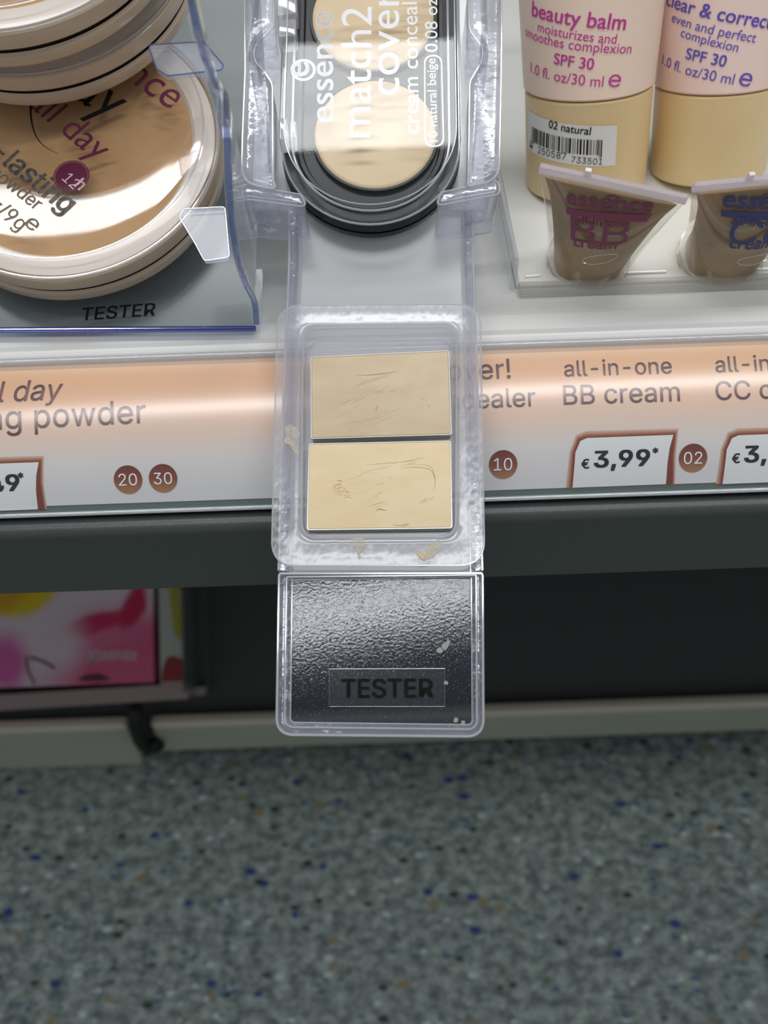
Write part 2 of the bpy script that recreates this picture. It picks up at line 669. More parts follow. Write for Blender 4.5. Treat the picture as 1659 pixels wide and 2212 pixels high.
# inclined lower shelf, facing the viewer
ZB = ztop - 0.003
nK = nrm(52)
KS = Frame((0, YP + 0.020, ZB), XW, nK)
v, f = box(-0.8, 0.8, 0.0, 0.30, -0.003, 0.0)
v2, f2 = box(-0.8, 0.8, -0.0155, 0.0, -0.003, -0.0001)
v, f = join((v, f), (v2, f2))
tag(obj('inclined_shelf', v, f, MT['darker_metal'], None, KS), 'dark grey steel bottom shelf sloping up behind the plinth', 'shelf')

# ------------------------------------------------------------------ display shelf
S = Frame(at_depth(829, 912, 0.2135), XW, nrm(48))
vb, vt = S.uv(829, 1067).y, S.uv(829, 760).y
RB = 0.047                                     # the price rail bulges a little


def strip_h(v_):
    c_ = (vb + vt) / 2
    return RB * (math.cos((v_ - c_) / RB) - 1)


pb = S.w(0, vb - 0.002, strip_h(vb))
YF = pb.y - 0.003
zf_top = hit(829, 1122, 1, YF).z
zf_bot = hit(829, 1254, 1, YF).z
r0 = root('display_shelf', Frame((0, YF, zf_bot), XW, (0, 0, 1)), 'dark grey steel shelf carrying the cosmetics display, its front edge under the price strip', 'shelf')
prof = [(0, 0), (0, (zf_top - zf_bot) - 0.003)]
for k in range(1, 7):
    a = k / 6 * PI / 2
    prof.append((0.003 - 0.003 * math.cos(a), (zf_top - zf_bot) - 0.003 + 0.003 * math.sin(a)))
prof += [(0.018, zf_top - zf_bot), (0.018, 0)]
v, f = loft([[(x, y, z) for y, z in prof] for x in (-0.8, 0.8)])
obj('front_lip', v, f, MT['dark_metal'], r0, smooth=True)
v, f = box(-0.8, 0.8, 0.019, 0.40, zf_top - zf_bot - 0.008, zf_top - zf_bot + 0.004)
obj('shelf_board', v, f, MT['dark_metal'], r0)
ZS = zf_top + 0.0042

# white moulded display base on the shelf
ZT = 0.4445
yl = hit(829, 690, 2, ZT).y
prof = [(0.014, ZS + 0.0005), (0.014, ZT - 0.0105), (yl - 0.0075, ZT - 0.0045), (yl - 0.004, ZT - 0.001), (yl, ZT), (0.30, ZT), (0.30, ZS + 0.0005)]
v, f = loft([[(x, y, z) for y, z in prof] for x in (-0.7, 0.7)])
o = obj('cosmetics_display', v, f, MT['white_base'])
tag(o, 'white moulded plastic display base on which all trays stand', 'display base')

# ------------------------------------------------------------------ price strip in its rail
RS = root('price_rail', S, 'peach printed price strip in a clear rail along the shelf edge', 'price strip')


def strip_sheet(x0, x1, v0, v1, h0, h1, n=14, m=60):
    top = [[(x, v0 + (v1 - v0) * j / n, strip_h(v0 + (v1 - v0) * j / n) + h1) for j in range(n + 1)] for x in (x0, x1)]
    bot = [[(x, v0 + (v1 - v0) * j / n, strip_h(v0 + (v1 - v0) * j / n) + h0) for j in range(n + 1)] for x in (x0, x1)]
    return loft([t + b[::-1] for t, b in zip(top, bot)])


def strip_map(u, v_, h):
    return (u, v_, strip_h(v_) + h)


m_strip = ramp_mat('peach_gradient_print', 1, vb, vt, [(0, (224, 224, 226)), (0.28, (226, 222, 220)), (0.5, (233, 206, 188)), (0.72, (235, 188, 152)), (0.92, (228, 178, 134)), (1.0, (222, 184, 146))], 0.45)
v, f = strip_sheet(-0.6, 0.6, vb, vt, -0.0003, 0.0)
obj('printed_strip', v, f, m_strip, RS, smooth=True)
v, f = strip_sheet(-0.6, 0.6, vb - 0.0005, vt + 0.0005, 0.0006, 0.0012)
obj('clear_cover', v, f, MT['rail_cover'], RS, smooth=True)
v, f = strip_sheet(-0.6, 0.6, vb - 0.001, vt + 0.001, -0.0016, -0.0006)
obj('backing', v, f, MT['rail_white'], RS, smooth=True)
# clear bead along the lower edge and channel along the upper edge
hb = strip_h(vb)
v, f = tube([(x, vb - 0.0019, hb + 0.0002) for x in (-0.6, 0.6)], 0.0005, 12)
obj('lower_bead', v, f, MT['edge'], RS, smooth=True)
v, f = box(-0.6, 0.6, vb - 0.0024, vb - 0.0002, hb - 0.0016, hb - 0.0004)
obj('lower_channel', v, f, opaque('grey_green_channel', (92, 108, 104), 0.3), RS)
ht = strip_h(vt)
v1 = S.uv(829, 727).y
v, f = slab([(-0.6, vt + 0.0012), (0.6, vt + 0.0012), (0.6, v1), (-0.6, v1)], ht - 0.0016, ht + 0.0008)
obj('upper_channel', v, f, MT['rail_white'], RS, bevel=0.0007)
v, f = tube([(x, vt + 0.0008, ht + 0.0010) for x in (-0.6, 0.6)], 0.0006, 10)
obj('upper_bead', v, f, MT['edge'], RS, smooth=True)


def strip_poly(name, pts, h, mat, par):
    """a printed shape that follows the curve of the strip"""
    bm = bmesh.new()
    bm.faces.new([bm.verts.new((q_.x, q_.y, 0)) for q_ in pts])
    lo_, hi_ = min(q_.y for q_ in pts), max(q_.y for q_ in pts)
    for k in range(1, 10):
        y_ = lo_ + (hi_ - lo_) * k / 10
        bmesh.ops.bisect_plane(bm, geom=bm.verts[:] + bm.edges[:] + bm.faces[:], plane_co=(0, y_, 0), plane_no=(0, 1, 0))
    bm.verts.index_update()
    V_ = [strip_map(v_.co.x, v_.co.y, h) for v_ in bm.verts]
    F_ = [tuple(v_.index for v_ in f_.verts) for f_ in bm.faces]
    bm.free()
    return obj(name, V_, F_, mat, par)


def strip_letter(s, p0, p1, mat, par=None, **kw):
    h = 0.00014
    return letter(par or RS, strip_map, s, S.uv(*p0), S.uv(*p1), mat, h=h + kw.pop('dh', 0), **kw)


strip_letter('stay all day', (-196, 877), (134, 861), MT['brown_ink'], bold=0.004, shear=0.2)
strip_letter('long-lasting powder', (-345, 944), (315, 913), MT['brown_ink'], bold=0.004)
strip_letter('match2cover!', (722, 829), (1104, 816), MT['brown_ink'], bold=0.004)
strip_letter('cream concealer', (725, 893), (1157, 877), MT['brown_ink'], bold=0.004)
strip_letter('all-in-one', (1221, 812), (1454, 805), MT['brown_ink'], bold=0.004)
strip_letter('BB cream', (1218, 874), (1469, 866), MT['brown_ink'], bold=0.004)
strip_letter('all-in-one', (1549, 803), (1782, 796), MT['brown_ink'], bold=0.004)
strip_letter('CC cream', (1547, 864), (1798, 856), MT['brown_ink'], bold=0.004)

# shade dots
for s_, c_ in (('20', (274, 1036)), ('30', (350, 1033)), ('10', (1088, 1003)), ('02', (1500, 989))):
    q = S.uv(*c_)
    rr = abs(S.uv(c_[0] + 31, c_[1]).x - q.x)
    md = ramp_mat('brown_gradient_dot', 1, q.y - rr, q.y + rr, [(0, (178, 128, 90)), (0.5, (136, 72, 54)), (1, (110, 44, 36))], 0.45)
    d = strip_poly('shade_dot', circle(q, rr, 48), 0.00009, md, RS)
    strip_letter(s_, (c_[0] - 20, c_[1] + 13), (c_[0] + 20, c_[1] + 12), MT['white_ink'], d, dh=0.00006)

# price boxes: white tab with a brown border that fades outwards
steps = [((206, 176, 160), 15), ((192, 146, 122), 11.5), ((172, 112, 84), 8), ((150, 84, 58), 5), ((128, 58, 42), 2.5)]


def price_box(x0, x1, ytop, ybot, text, par, left=True):
    dy = -0.0357
    def Y(x, y):
        return y + (x - x0) * dy
    for k, (col, wd) in enumerate(steps):
        mk = MT.setdefault('price_border%d' % k, opaque('brown_print_%d' % k, col, 0.5))
        pts = [(x0 - wd * 0.9, Y(x0, ybot)), (x0 - wd * 0.7 + 2, Y(x0, ytop + 30)), (x0 + 12 - wd * 0.5, Y(x0 + 12, ytop + 4 - wd * 0.7)), (x0 + 26, Y(x0 + 26, ytop - wd)),
               (x1 - 3 + wd * 0.6, Y(x1, ytop - wd * 0.9)), (x1 - 6 + wd * 0.55, Y(x1, ytop + 45)), (x1 - 2 + wd * 0.45, Y(x1, ybot))]
        uvp = [S.uv(*q_) for q_ in pts]
        strip_poly('price_border', uvp, 0.00003 + k * 0.000015, mk, par)
    pts = [(x0 + 1, Y(x0, ybot)), (x0 + 4, Y(x0, ytop + 30)), (x0 + 14, Y(x0 + 14, ytop + 6)), (x0 + 28, Y(x0 + 28, ytop)), (x1 - 5, Y(x1, ytop)), (x1 - 12, Y(x1, ytop + 28)), (x1 - 15, Y(x1, ytop + 60)), (x1 - 15, Y(x1, ybot))]
    uvp = [S.uv(*q_) for q_ in pts]
    return strip_poly('price_box', uvp, 0.00012, MT['price_white'], par)


b1 = price_box(1240, 1460, 947, 1053, '', RS)
strip_letter('€', (1259, 1012), (1275, 1011), MT['navy_ink'], b1, dh=0.00005, bold=0.018)
strip_letter('3,99', (1287, 1009), (1405, 1005), MT['navy_ink'], b1, dh=0.00005, bold=0.024, vs=0.82)
strip_letter('*', (1413, 988), (1424, 987), MT['navy_ink'], b1, dh=0.00005, bold=0.02)
b2 = price_box(1568, 1788, 941, 1045, '', RS)
strip_letter('€', (1586, 1000), (1602, 999), MT['navy_ink'], b2, dh=0.00005, bold=0.018)
strip_letter('3,99', (1613, 998), (1731, 994), MT['navy_ink'], b2, dh=0.00005, bold=0.024, vs=0.82)
b3 = price_box(-132, 88, 1006, 1108, '', RS)
strip_letter('3,49', (-80, 1064), (38, 1059), MT['navy_ink'], b3, dh=0.00005, bold=0.024, vs=0.82)
strip_letter('*', (38, 1042), (49, 1041), MT['navy_ink'], b3, dh=0.00005, bold=0.02)

# ================================================================== TISSUE BOX AND NEIGHBOURS
BT = 0.036                                     # carton thickness
q = KS.uv(333, 1474, BT)
K = KS.at(q.x, q.y, BT)
m, nt, out = new_mat('floral_carton_print')
p = N(nt, 'ShaderNodeBsdfPrincipled')
nt.links.new(p.outputs[0], out.inputs[0])
p.inputs['Roughness'].default_value = 0.45
tc = N(nt, 'ShaderNodeTexCoord')
wob = N(nt, 'ShaderNodeTexNoise')
wob.inputs['Scale'].default_value = 35
nt.links.new(tc.outputs['Object'], wob.inputs['Vector'])
wsub = N(nt, 'ShaderNodeVectorMath', operation='SUBTRACT')
nt.links.new(wob.outputs['Color'], wsub.inputs[0])
wsub.inputs[1].default_value = (0.5, 0.5, 0.5)
wsc = N(nt, 'ShaderNodeVectorMath', operation='SCALE')
nt.links.new(wsub.outputs[0], wsc.inputs[0])
wsc.inputs['Scale'].default_value = 0.012
wadd = N(nt, 'ShaderNodeVectorMath', operation='ADD')
nt.links.new(tc.outputs['Object'], wadd.inputs[0])
nt.links.new(wsc.outputs[0], wadd.inputs[1])


def blob(colr, c_px, rx_px, ry_px, rot, soft, fac=1.0):
    """a soft printed blob of colour at a place on the carton front"""
    global c
    q = K.uv(*c_px)
    rx = abs(K.uv(c_px[0] + rx_px, c_px[1]).x - q.x)
    ry = abs(K.uv(c_px[0], c_px[1] - ry_px).y - q.y)
    s1 = N(nt, 'ShaderNodeVectorMath', operation='SUBTRACT')
    nt.links.new(wadd.outputs[0], s1.inputs[0])
    s1.inputs[1].default_value = (q.x, q.y, 0)
    vr = N(nt, 'ShaderNodeVectorRotate', rotation_type='Z_AXIS')
    vr.inputs['Angle'].default_value = -rot
    nt.links.new(s1.outputs[0], vr.inputs['Vector'])
    s2 = N(nt, 'ShaderNodeVectorMath', operation='MULTIPLY')
    nt.links.new(vr.outputs[0], s2.inputs[0])
    s2.inputs[1].default_value = (1 / rx, 1 / ry, 0)
    ln = N(nt, 'ShaderNodeVectorMath', operation='LENGTH')
    nt.links.new(s2.outputs[0], ln.inputs[0])
    r = N(nt, 'ShaderNodeMapRange', interpolation_type='SMOOTHSTEP')
    r.inputs[1].default_value, r.inputs[2].default_value = 1 + soft, 1 - soft
    r.inputs[4].default_value = fac
    nt.links.new(ln.outputs['Value'], r.inputs[0])
    c = mixc(nt, r.outputs[0], c, lin(colr))


c = lin((232, 216, 226))
blob((226, 96, 140), (300, 1440), 190, 120, 0.0, 0.45)
blob((228, 120, 160), (200, 1375), 110, 30, 0.15, 0.5, 0.8)
blob((212, 30, 96), (205, 1350), 85, 20, 0.28, 0.45)
blob((205, 14, 84), (288, 1310), 26, 55, -0.45, 0.35)
blob((232, 214, 224), (110, 1395), 70, 60, 0.0, 0.5, 0.9)
blob((226, 104, 178), (8, 1430), 48, 60, 0.2, 0.5)
blob((236, 206, 20), (50, 1275), 74, 60, 0.0, 0.2)
blob((222, 160, 20), (20, 1290), 40, 26, 0.2, 0.6, 0.8)
nt.links.new(c, p.inputs['Base Color'])
bw, bh, bd = 0.20, 0.112, BT
RK = root('tissue_box', K, 'pink and white floral tissue box with yellow blossom on the bottom shelf', 'tissue box')
v, f = box(-bw, 0, 0, bh, -bd + 0.0002, 0)
obj('carton', v, f, m, RK, bevel=0.0008)
flat_letter(RK, K, 0.0002, 'Kleenex', (191, 1431), (296, 1427), opaque('faded_white_ink', (250, 236, 242), 0.5), bold=0.02, shear=0.15, vs=1.15, arc=0.12)
# torn perforated edge of the opening: dark arc near the foot of the front
st = [K.uv(a_, b_, 0.0004) for a_, b_ in ((165, 1470), (185, 1458), (215, 1455), (240, 1468), (215, 1472), (190, 1472))]
v, f = fan(st, 0.0004)
obj('torn_notch', v, f, MT['maroon_print'], RK)
pth = catmull([(q_.x, q_.y, 0.0003) for q_ in K.uvs(((58, 1420), (60, 1445), (75, 1478)))]) 
v, f = tube(pth, 0.0006, 6)
pth = catmull([(q_.x, q_.y, 0.0003) for q_ in K.uvs(((65, 1420), (95, 1430), (118, 1444)))])
v2, f2 = tube(pth, 0.0007, 6)
v, f = join((v, f), (v2, f2))
obj('printed_stem', v, f, MT['maroon_print'], RK)

# narrow carton next to it
q, q2 = KS.uv(346, 1478, BT - 0.002), KS.uv(399, 1478, BT - 0.002)
KF = KS.at(q.x, q.y, BT - 0.002)
x0, x1 = q.x, q2.x
RN = root('narrow_carton', KF, 'narrow pale carton with yellow and red print right of the tissue box', 'carton')
wn = x1 - x0
v, f = box(0, wn, 0, 0.112, -BT + 0.0022, 0)
obj('carton', v, f, MT['carton'], RN, bevel=0.0006)
v, f = fan(catmull([(wn * .40, .066), (wn * .5, .048), (wn * .62, .030), (wn * .88, .026), (wn * .92, .042), (wn * .72, .066)], 4), 0.0003)
obj('yellow_print', v, f, MT['yellow_print'], RN)
v, f = fan(catmull([(wn * .05, .001), (wn * .12, .009), (wn * .4, .016), (wn * .95, .013), (wn * .97, .001)], 4), 0.0003)
obj('red_print', v, f, MT['red_print'], RN)
v, f = fan([Vector(q_) for q_ in ((wn * .5, .066), (wn * .97, .052), (wn * .97, .066))], 0.0003)
obj('orange_print', v, f, MT['orange_print'], RN)

# clear divider beside the carton
q = KS.uv(430, 1500, 0.0)
DV = KS.at(q.x, 0.003, 0.0002)
RD = root('shelf_divider', DV, 'smoky clear shelf divider with a pale foot right of the narrow carton', 'divider')
v, f = box(-0.0008, 0.0008, 0.004, 0.16, 0.002, 0.045)
obj('panel', v, f, MT['grey_floor'], RD)
v, f = box(-0.007, 0.007, 0.0, 0.14, 0.0, 0.003)
obj('foot', v, f, MT['grey_foot'], RD, bevel=0.001)
v, f = box(-0.006, 0.006, -0.0015, 0.004, 0.0, 0.012)
obj('front_clip', v, f, MT['pale_clip'], RD, bevel=0.001)

# low product stop in front of the boxes
p0, p1 = KS.uv(-80, 1523, 0.034), KS.uv(405, 1493, 0.034)
SF = KS.at(p0.x, p0.y, 0)
e = p1 - p0
SF = Frame(SF.o, KS.x * e.x + KS.y * e.y, KS.n)
v, f = box(0, e.length, -0.0045, 0.0045, 0.0002, 0.034)
tag(obj('product_stop', v, f, MT['stop'], None, SF), 'low grey stop strip below the tissue box', 'shelf stop')

# black cable end in the gap between the plinths
pp = [hit(290, 1478, 1, YP + 0.01), hit(291, 1510, 1, YP + 0.006), hit(294, 1550, 1, YP - 0.003), hit(303, 1592, 1, YP - 0.004), hit(322, 1612, 1, YP - 0.004), hit(345, 1604, 1, YP - 0.003)]
cf = Frame(pp[3], XW, (0, 0, 1))
pth = catmull([(q_ - cf.o) for q_ in pp], 6)
v, f = tube(pth, [0.0035 + 0.0015 * min(1, i / 14) for i in range(len(pth))], 12)
tag(obj('cable', v, f, MT['rubber'], None, cf, smooth=True), 'short bent black rubber cable poking out between the plinths', 'cable')

# ================================================================== TESTER ARM (frame A)
oA = at_depth(820, 940, 0.200)
nA = nrm(61)
A0 = Frame(oA, XW, nA)
e = A0.uv(1020, 940) - A0.uv(620, 940)
A = Frame(oA, A0.x * e.x + A0.y * e.y, nA)
RA = root('tester_stand', A, 'long clear plastic tester arm reaching from the tray over the price strip', 'tester stand')


def a_line(rows, h=0.0):
    return [A.uv(x_, y_, h) for x_, y_ in rows]


# channel: side rails and floor, running down the slope
L_out = a_line(((622, 455), (622, 560), (608, 900), (599, 1232)))
R_out = a_line(((1024, 455), (1025, 560), (1036, 900), (1045, 1232)))


def side_rail(line, s):
    """s = +1 when the channel lies to +x of the line"""
    loops = []
    for q in line:
        prof = [(0, -0.007), (0, -0.0006), (0.0004, 0), (0.0016, 0), (0.0020, -0.0006), (0.0020, -0.0030), (0.0012, -0.0030), (0.0012, -0.0012), (0.0008, -0.0012), (0.0008, -0.007)]
        loops.append([(q.x + s * a_, q.y, b_) for a_, b_ in prof])
    return loft(loops)


for ln, s_ in ((L_out, 1), (R_out, -1)):
    v, f = side_rail(ln, s_)
    obj('side_rail', v, f, MT['rail'], RA)
n = len(L_out)
top = [[(L_out[i].x + 0.002, L_out[i].y, -0.0026), (R_out[i].x - 0.002, R_out[i].y, -0.0026), (R_out[i].x - 0.002, R_out[i].y, -0.0034), (L_out[i].x + 0.002, L_out[i].y, -0.0034)] for i in range(n)]
v, f = loft(top)
obj('channel_floor', v, f, MT['chute'], RA)
# milky lines painting the gleam along the channel edges
for ln, h_, r_ in (([Vector((q.x + 0.0003, q.y)) for q in L_out], 0.0002, 0.00028), ([Vector((q.x - 0.0003, q.y)) for q in R_out], 0.0002, 0.00028),
                   ([Vector((q.x + 0.0024, q.y)) for q in L_out], -0.0022, 0.0002), ([Vector((q.x - 0.0024, q.y)) for q in R_out], -0.0022, 0.0002)):
    v, f = tube([(q_.x, q_.y, h_) for q_ in ln], r_, 6)
    obj('edge_line', v, f, MT['edge'], RA, smooth=True)

# end cover with the word TESTER
out_px = [(600, 1238), (1045, 1238), (1047, 1594), (594, 1590)]
in_px = [(630, 1250), (1019, 1243), (1021, 1564), (626, 1559)]
ro = rpoly(a_line(out_px), [0.0005, 0.0005, 0.0032, 0.0032], 8)
n_o = len(ro)
ctr = sum(ro, Vector((0, 0))) / n_o
ci = a_line(in_px)
ri = rpoly(ci, [0.0002, 0.0002, 0.0008, 0.0008], 8)


def lerp_loop(t):
    return [a_.lerp(b_, t) for a_, b_ in zip(ro, ri)]


REND = root  # keep the name short below
prof = [(0.0, -0.0075), (0.0, -0.0012), (0.05, -0.0004), (0.16, 0.0), (0.30, -0.0003), (0.38, -0.0014), (0.46, -0.0014), (0.55, -0.0005), (0.72, -0.0004), (0.85, -0.0010), (0.92, -0.0022), (1.0, -0.0022), (1.0, -0.0030), (0.25, -0.0030), (0.2, -0.0075)]
loops = [[(q_.x, q_.y, h_) for q_ in lerp_loop(t)] for t, h_ in prof]
v, f = loft(loops, ring=True)
EC = obj('end_frame', v, f, MT['rail'], RA, smooth=True)
v, f = join(tube([(q_.x, q_.y, 0.0001) for q_ in lerp_loop(0.10)], 0.00025, 6, True),
            tube([(q_.x, q_.y, -0.0004) for q_ in lerp_loop(0.62)], 0.00018, 6, True),
            tube([(q_.x, q_.y, -0.0020) for q_ in lerp_loop(0.97)], 0.00012, 6, True))
obj('frame_highlight', v, f, MT['edge'], RA, smooth=True)
v, f = slab(ri, -0.0030, -0.0022)
obj('end_panel', v, f, MT['panel'], RA)
hL = -0.0021
lab = [A.uv(x_, y_, hL) for x_, y_ in ((711, 1445), (961, 1444), (961, 1526), (711, 1526))]
v, f = slab(lab, hL - 0.00005, hL)
LB = obj('tester_sticker', v, f, MT['sticker'], RA)
LB['label'] = 'clear rectangular sticker reading TESTER'
v, f = tube([(q_.x, q_.y, hL) for q_ in lab], 0.00006, 5, True)
obj('sticker_edge', v, f, MT['edge'], LB)
flat_letter(LB, A, hL + 0.00006, 'TESTER', (738, 1507), (935, 1506), MT['black_ink'], bold=0.024)
# small chips and residue
random.seed(3)
parts = []
for (x_, y_, r_) in ((985, 1555, 7), (1000, 1560, 5), (1029, 1490, 6), (1027, 1505, 5), (1036, 1365, 3), (960, 1395, 9), (950, 1405, 7), (968, 1388, 6), (963, 1475, 6)):
    q = A.uv(x_, y_, hL)
    rr = r_ * 0.000092
    pol = [Vector((q.x + rr * random.uniform(.5, 1.1) * math.cos(t * PI / 4), q.y + rr * random.uniform(.5, 1.2) * math.sin(t * PI / 4))) for t in range(8)]
    parts.append(slab(pol, hL, hL + 0.0001))
v, f = join(*parts)
obj('residue', v, f, clear('pale_residue', (0.8, 0.8, 0.8), 0.4, 0.35, (225, 222, 215)), RA)

# ------------------------------------------------------------------ blister tray on the arm
HB = 0.0011
fl_px = [(600, 660), (1037, 657), (1047, 1221), (586, 1222)]
we_px = [(654, 709), (987, 705), (985, 1158), (651, 1160)]
fo = rpoly([A.uv(x_, y_, HB) for x_, y_ in fl_px], 0.0046, 10)
wi = rpoly([A.uv(x_, y_, HB) for x_, y_ in we_px], 0.0030, 10)
B = A.at(0, 0, 0)
RB_ = root('tester_blister', B, 'clear blister tray with rounded flange holding two cream pans on the tester arm', 'blister tray')


def bl(t, h_):
    return [(a_.x + (b_.x - a_.x) * t, a_.y + (b_.y - a_.y) * t, h_) for a_, b_ in zip(fo, wi)]


def wl(s_, h_):
    cw = sum(wi, Vector((0, 0))) / len(wi)
    return [(cw.x + (q_.x - cw.x) * s_, cw.y + (q_.y - cw.y) * s_ , h_) for q_ in wi]


DW = 0.0046
loops = [bl(0, HB), bl(0.25, HB + 0.00005), bl(0.5, HB), bl(0.72, HB + 0.0003), bl(0.88, HB + 0.0003), bl(0.96, HB - 0.0001), wl(1.0, HB - 0.0007), wl(0.985, HB - 0.0022), wl(0.975, HB - DW + 0.0006), wl(0.955, HB - DW)]
v, f = loft(loops, cap0=False, cap1=True)
obj('flange_and_well', v, f, MT['blister'], RB_, smooth=True)
v, f = join(tube(bl(0.0, HB), 0.00017, 6, True), tube(wl(1.0, HB - 0.0005), 0.00016, 6, True), tube(wl(0.95, HB - DW + 0.0004), 0.00016, 6, True))
obj('rim_line', v, f, MT['edge'], RB_, smooth=True)


def smear(px, mat, h0=0.0):
    pts_ = [A.uv(x_, y_, HB) for x_, y_ in px]
    v_, f_ = slab(rpoly(pts_, 0.0003, 2), HB + 0.0003, HB + 0.00055)
    return obj('cream_smear', v_, f_, mat, RB_)


m_sm = clear('smeared_cream', (1, 1, 1), 0.5, 0.1, (244, 230, 200), f0=0.02, specks=(1100, 0.36, 0.68, 0.55))
random.seed(11)
smear([(616, 925), (628, 918), (640, 925), (648, 940), (640, 958), (645, 985), (636, 978), (626, 962), (613, 958), (619, 942)], m_sm)
smear([(757, 1163), (788, 1163), (786, 1180), (779, 1195), (777, 1212), (772, 1196), (764, 1178)], m_sm)
smear([(900, 1200), (898, 1192), (912, 1193), (925, 1180), (945, 1166), (956, 1170), (952, 1188), (935, 1205), (915, 1212)], m_sm)
smear([(899, 1198), (902, 1190), (910, 1196), (920, 1203), (914, 1211), (906, 1203)], MT['dried'])

# two cream pans lying in the well
HP = HB - DW + 0.0002
TP = 0.0030


def cream_pan(px, label, mat, strokes):
    top = HP + TP
    q = [A.uv(x_, y_, top) for x_, y_ in px]
    ctr_ = sum(q, Vector((0, 0))) / 4
    F_ = A.at(ctr_.x, ctr_.y, HP)
    R_ = root('cream_pan', F_, label, 'makeup pan', 'cream pans in the blister')
    loc = [a_ - ctr_ for a_ in q]
    lo = rpoly(loc, 0.0005, 4)
    def sc_(k):
        L2 = []
        for a_ in loc:
            L2.append(Vector((a_.x - math.copysign(k, a_.x), a_.y - math.copysign(k, a_.y))))
        return rpoly(L2, 0.0004, 4)
    li = sc_(0.00016)
    loops_ = [[(a_.x, a_.y, 0) for a_ in lo], [(a_.x, a_.y, TP) for a_ in lo], [(a_.x, a_.y, TP) for a_ in li], [(a_.x, a_.y, TP - 0.0004) for a_ in li]]
    v_, f_ = loft(loops_, cap1=True)
    obj('metal_pan', v_, f_, MT['metal'], R_)
    ic = sc_(0.00022)
    # cream surface: fine grid with finger swirls
    w_ = max(a_.x for a_ in ic) - min(a_.x for a_ in ic)
    v_, f_ = slab_b(ic, TP - 0.00035, TP + 0.00005, 0.0001)
    obj('cream', v_, f_, mat, R_, smooth=True)
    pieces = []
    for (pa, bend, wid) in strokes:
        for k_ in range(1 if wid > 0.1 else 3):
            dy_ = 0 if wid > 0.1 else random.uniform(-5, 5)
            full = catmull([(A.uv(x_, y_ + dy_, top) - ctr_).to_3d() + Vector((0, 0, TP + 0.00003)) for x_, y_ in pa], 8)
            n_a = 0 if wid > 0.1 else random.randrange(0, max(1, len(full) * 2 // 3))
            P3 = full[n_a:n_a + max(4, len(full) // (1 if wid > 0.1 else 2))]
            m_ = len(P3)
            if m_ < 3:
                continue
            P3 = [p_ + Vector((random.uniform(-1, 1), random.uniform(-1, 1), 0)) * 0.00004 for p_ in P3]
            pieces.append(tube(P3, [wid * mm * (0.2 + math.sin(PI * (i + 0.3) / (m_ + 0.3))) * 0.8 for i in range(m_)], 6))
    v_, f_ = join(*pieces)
    o_ = obj('shaded_finger_marks', v_, f_, MT['mark'], R_, smooth=True)
    o_['kind'] = 'stuff'
    # dents left by fingers, their shade put into the stroke colour
    return R_


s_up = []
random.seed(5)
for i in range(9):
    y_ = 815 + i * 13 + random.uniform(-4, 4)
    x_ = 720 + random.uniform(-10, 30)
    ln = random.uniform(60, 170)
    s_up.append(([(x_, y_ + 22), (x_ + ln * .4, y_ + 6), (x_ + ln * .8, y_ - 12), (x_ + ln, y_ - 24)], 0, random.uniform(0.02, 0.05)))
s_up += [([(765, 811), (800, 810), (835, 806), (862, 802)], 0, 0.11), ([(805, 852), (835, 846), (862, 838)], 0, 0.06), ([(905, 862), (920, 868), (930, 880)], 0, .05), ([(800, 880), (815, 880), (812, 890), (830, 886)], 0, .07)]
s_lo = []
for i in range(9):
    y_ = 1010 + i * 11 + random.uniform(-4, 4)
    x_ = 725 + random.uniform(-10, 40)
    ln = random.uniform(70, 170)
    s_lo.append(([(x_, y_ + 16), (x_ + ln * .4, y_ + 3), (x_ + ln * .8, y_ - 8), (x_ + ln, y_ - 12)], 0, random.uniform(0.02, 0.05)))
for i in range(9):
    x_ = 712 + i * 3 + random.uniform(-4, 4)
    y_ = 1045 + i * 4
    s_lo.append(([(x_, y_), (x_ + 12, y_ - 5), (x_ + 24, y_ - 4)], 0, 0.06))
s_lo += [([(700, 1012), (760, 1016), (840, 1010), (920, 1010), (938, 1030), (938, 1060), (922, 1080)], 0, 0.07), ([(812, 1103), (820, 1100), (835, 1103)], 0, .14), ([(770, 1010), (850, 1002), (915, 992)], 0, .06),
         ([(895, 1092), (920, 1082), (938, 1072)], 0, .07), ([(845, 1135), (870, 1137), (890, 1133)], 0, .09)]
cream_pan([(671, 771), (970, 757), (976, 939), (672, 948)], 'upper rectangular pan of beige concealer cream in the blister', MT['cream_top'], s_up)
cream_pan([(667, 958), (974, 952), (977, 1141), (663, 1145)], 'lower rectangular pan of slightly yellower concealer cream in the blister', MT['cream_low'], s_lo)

# ------------------------------------------------------------------ clear holder round the concealer compact
HT = 0.010
HBT = -0.0068
RH = root('compact_holder', A, 'clear moulded holder with two side arms and front feet gripping the concealer compact', 'product holder')
left_arm = [(505, -70), (527, -70), (529, 150), (523, 300), (521, 392), (597, 408), (589, 384), (588, 178), (570, 152), (548, 128), (548, 97), (572, 74), (590, 56), (592, -70)]
right_arm = [(1085, -70), (1083, 150), (1080, 300), (1078, 385), (1011, 402), (1012, 384), (1015, 175), (1028, 152), (1043, 128), (1043, 100), (1030, 84), (1014, 62), (1011, -70)]
for px, nm in ((left_arm[1:], 'side_arm'), (right_arm, 'side_arm')):
    pts_ = rpoly([A.uv(x_, y_, HT) for x_, y_ in px], 0.0042, 7)
    v, f = slab_b(pts_, HT - 0.0165, HT, 0.0012)
    obj(nm, v, f, MT['rail'], RH, smooth=True)
    v, f = tube([(q_.x, q_.y, HT - 0.0004) for q_ in pts_], 0.00022, 6, True)
    obj('arm_highlight', v, f, MT['edge'], RH, smooth=True)
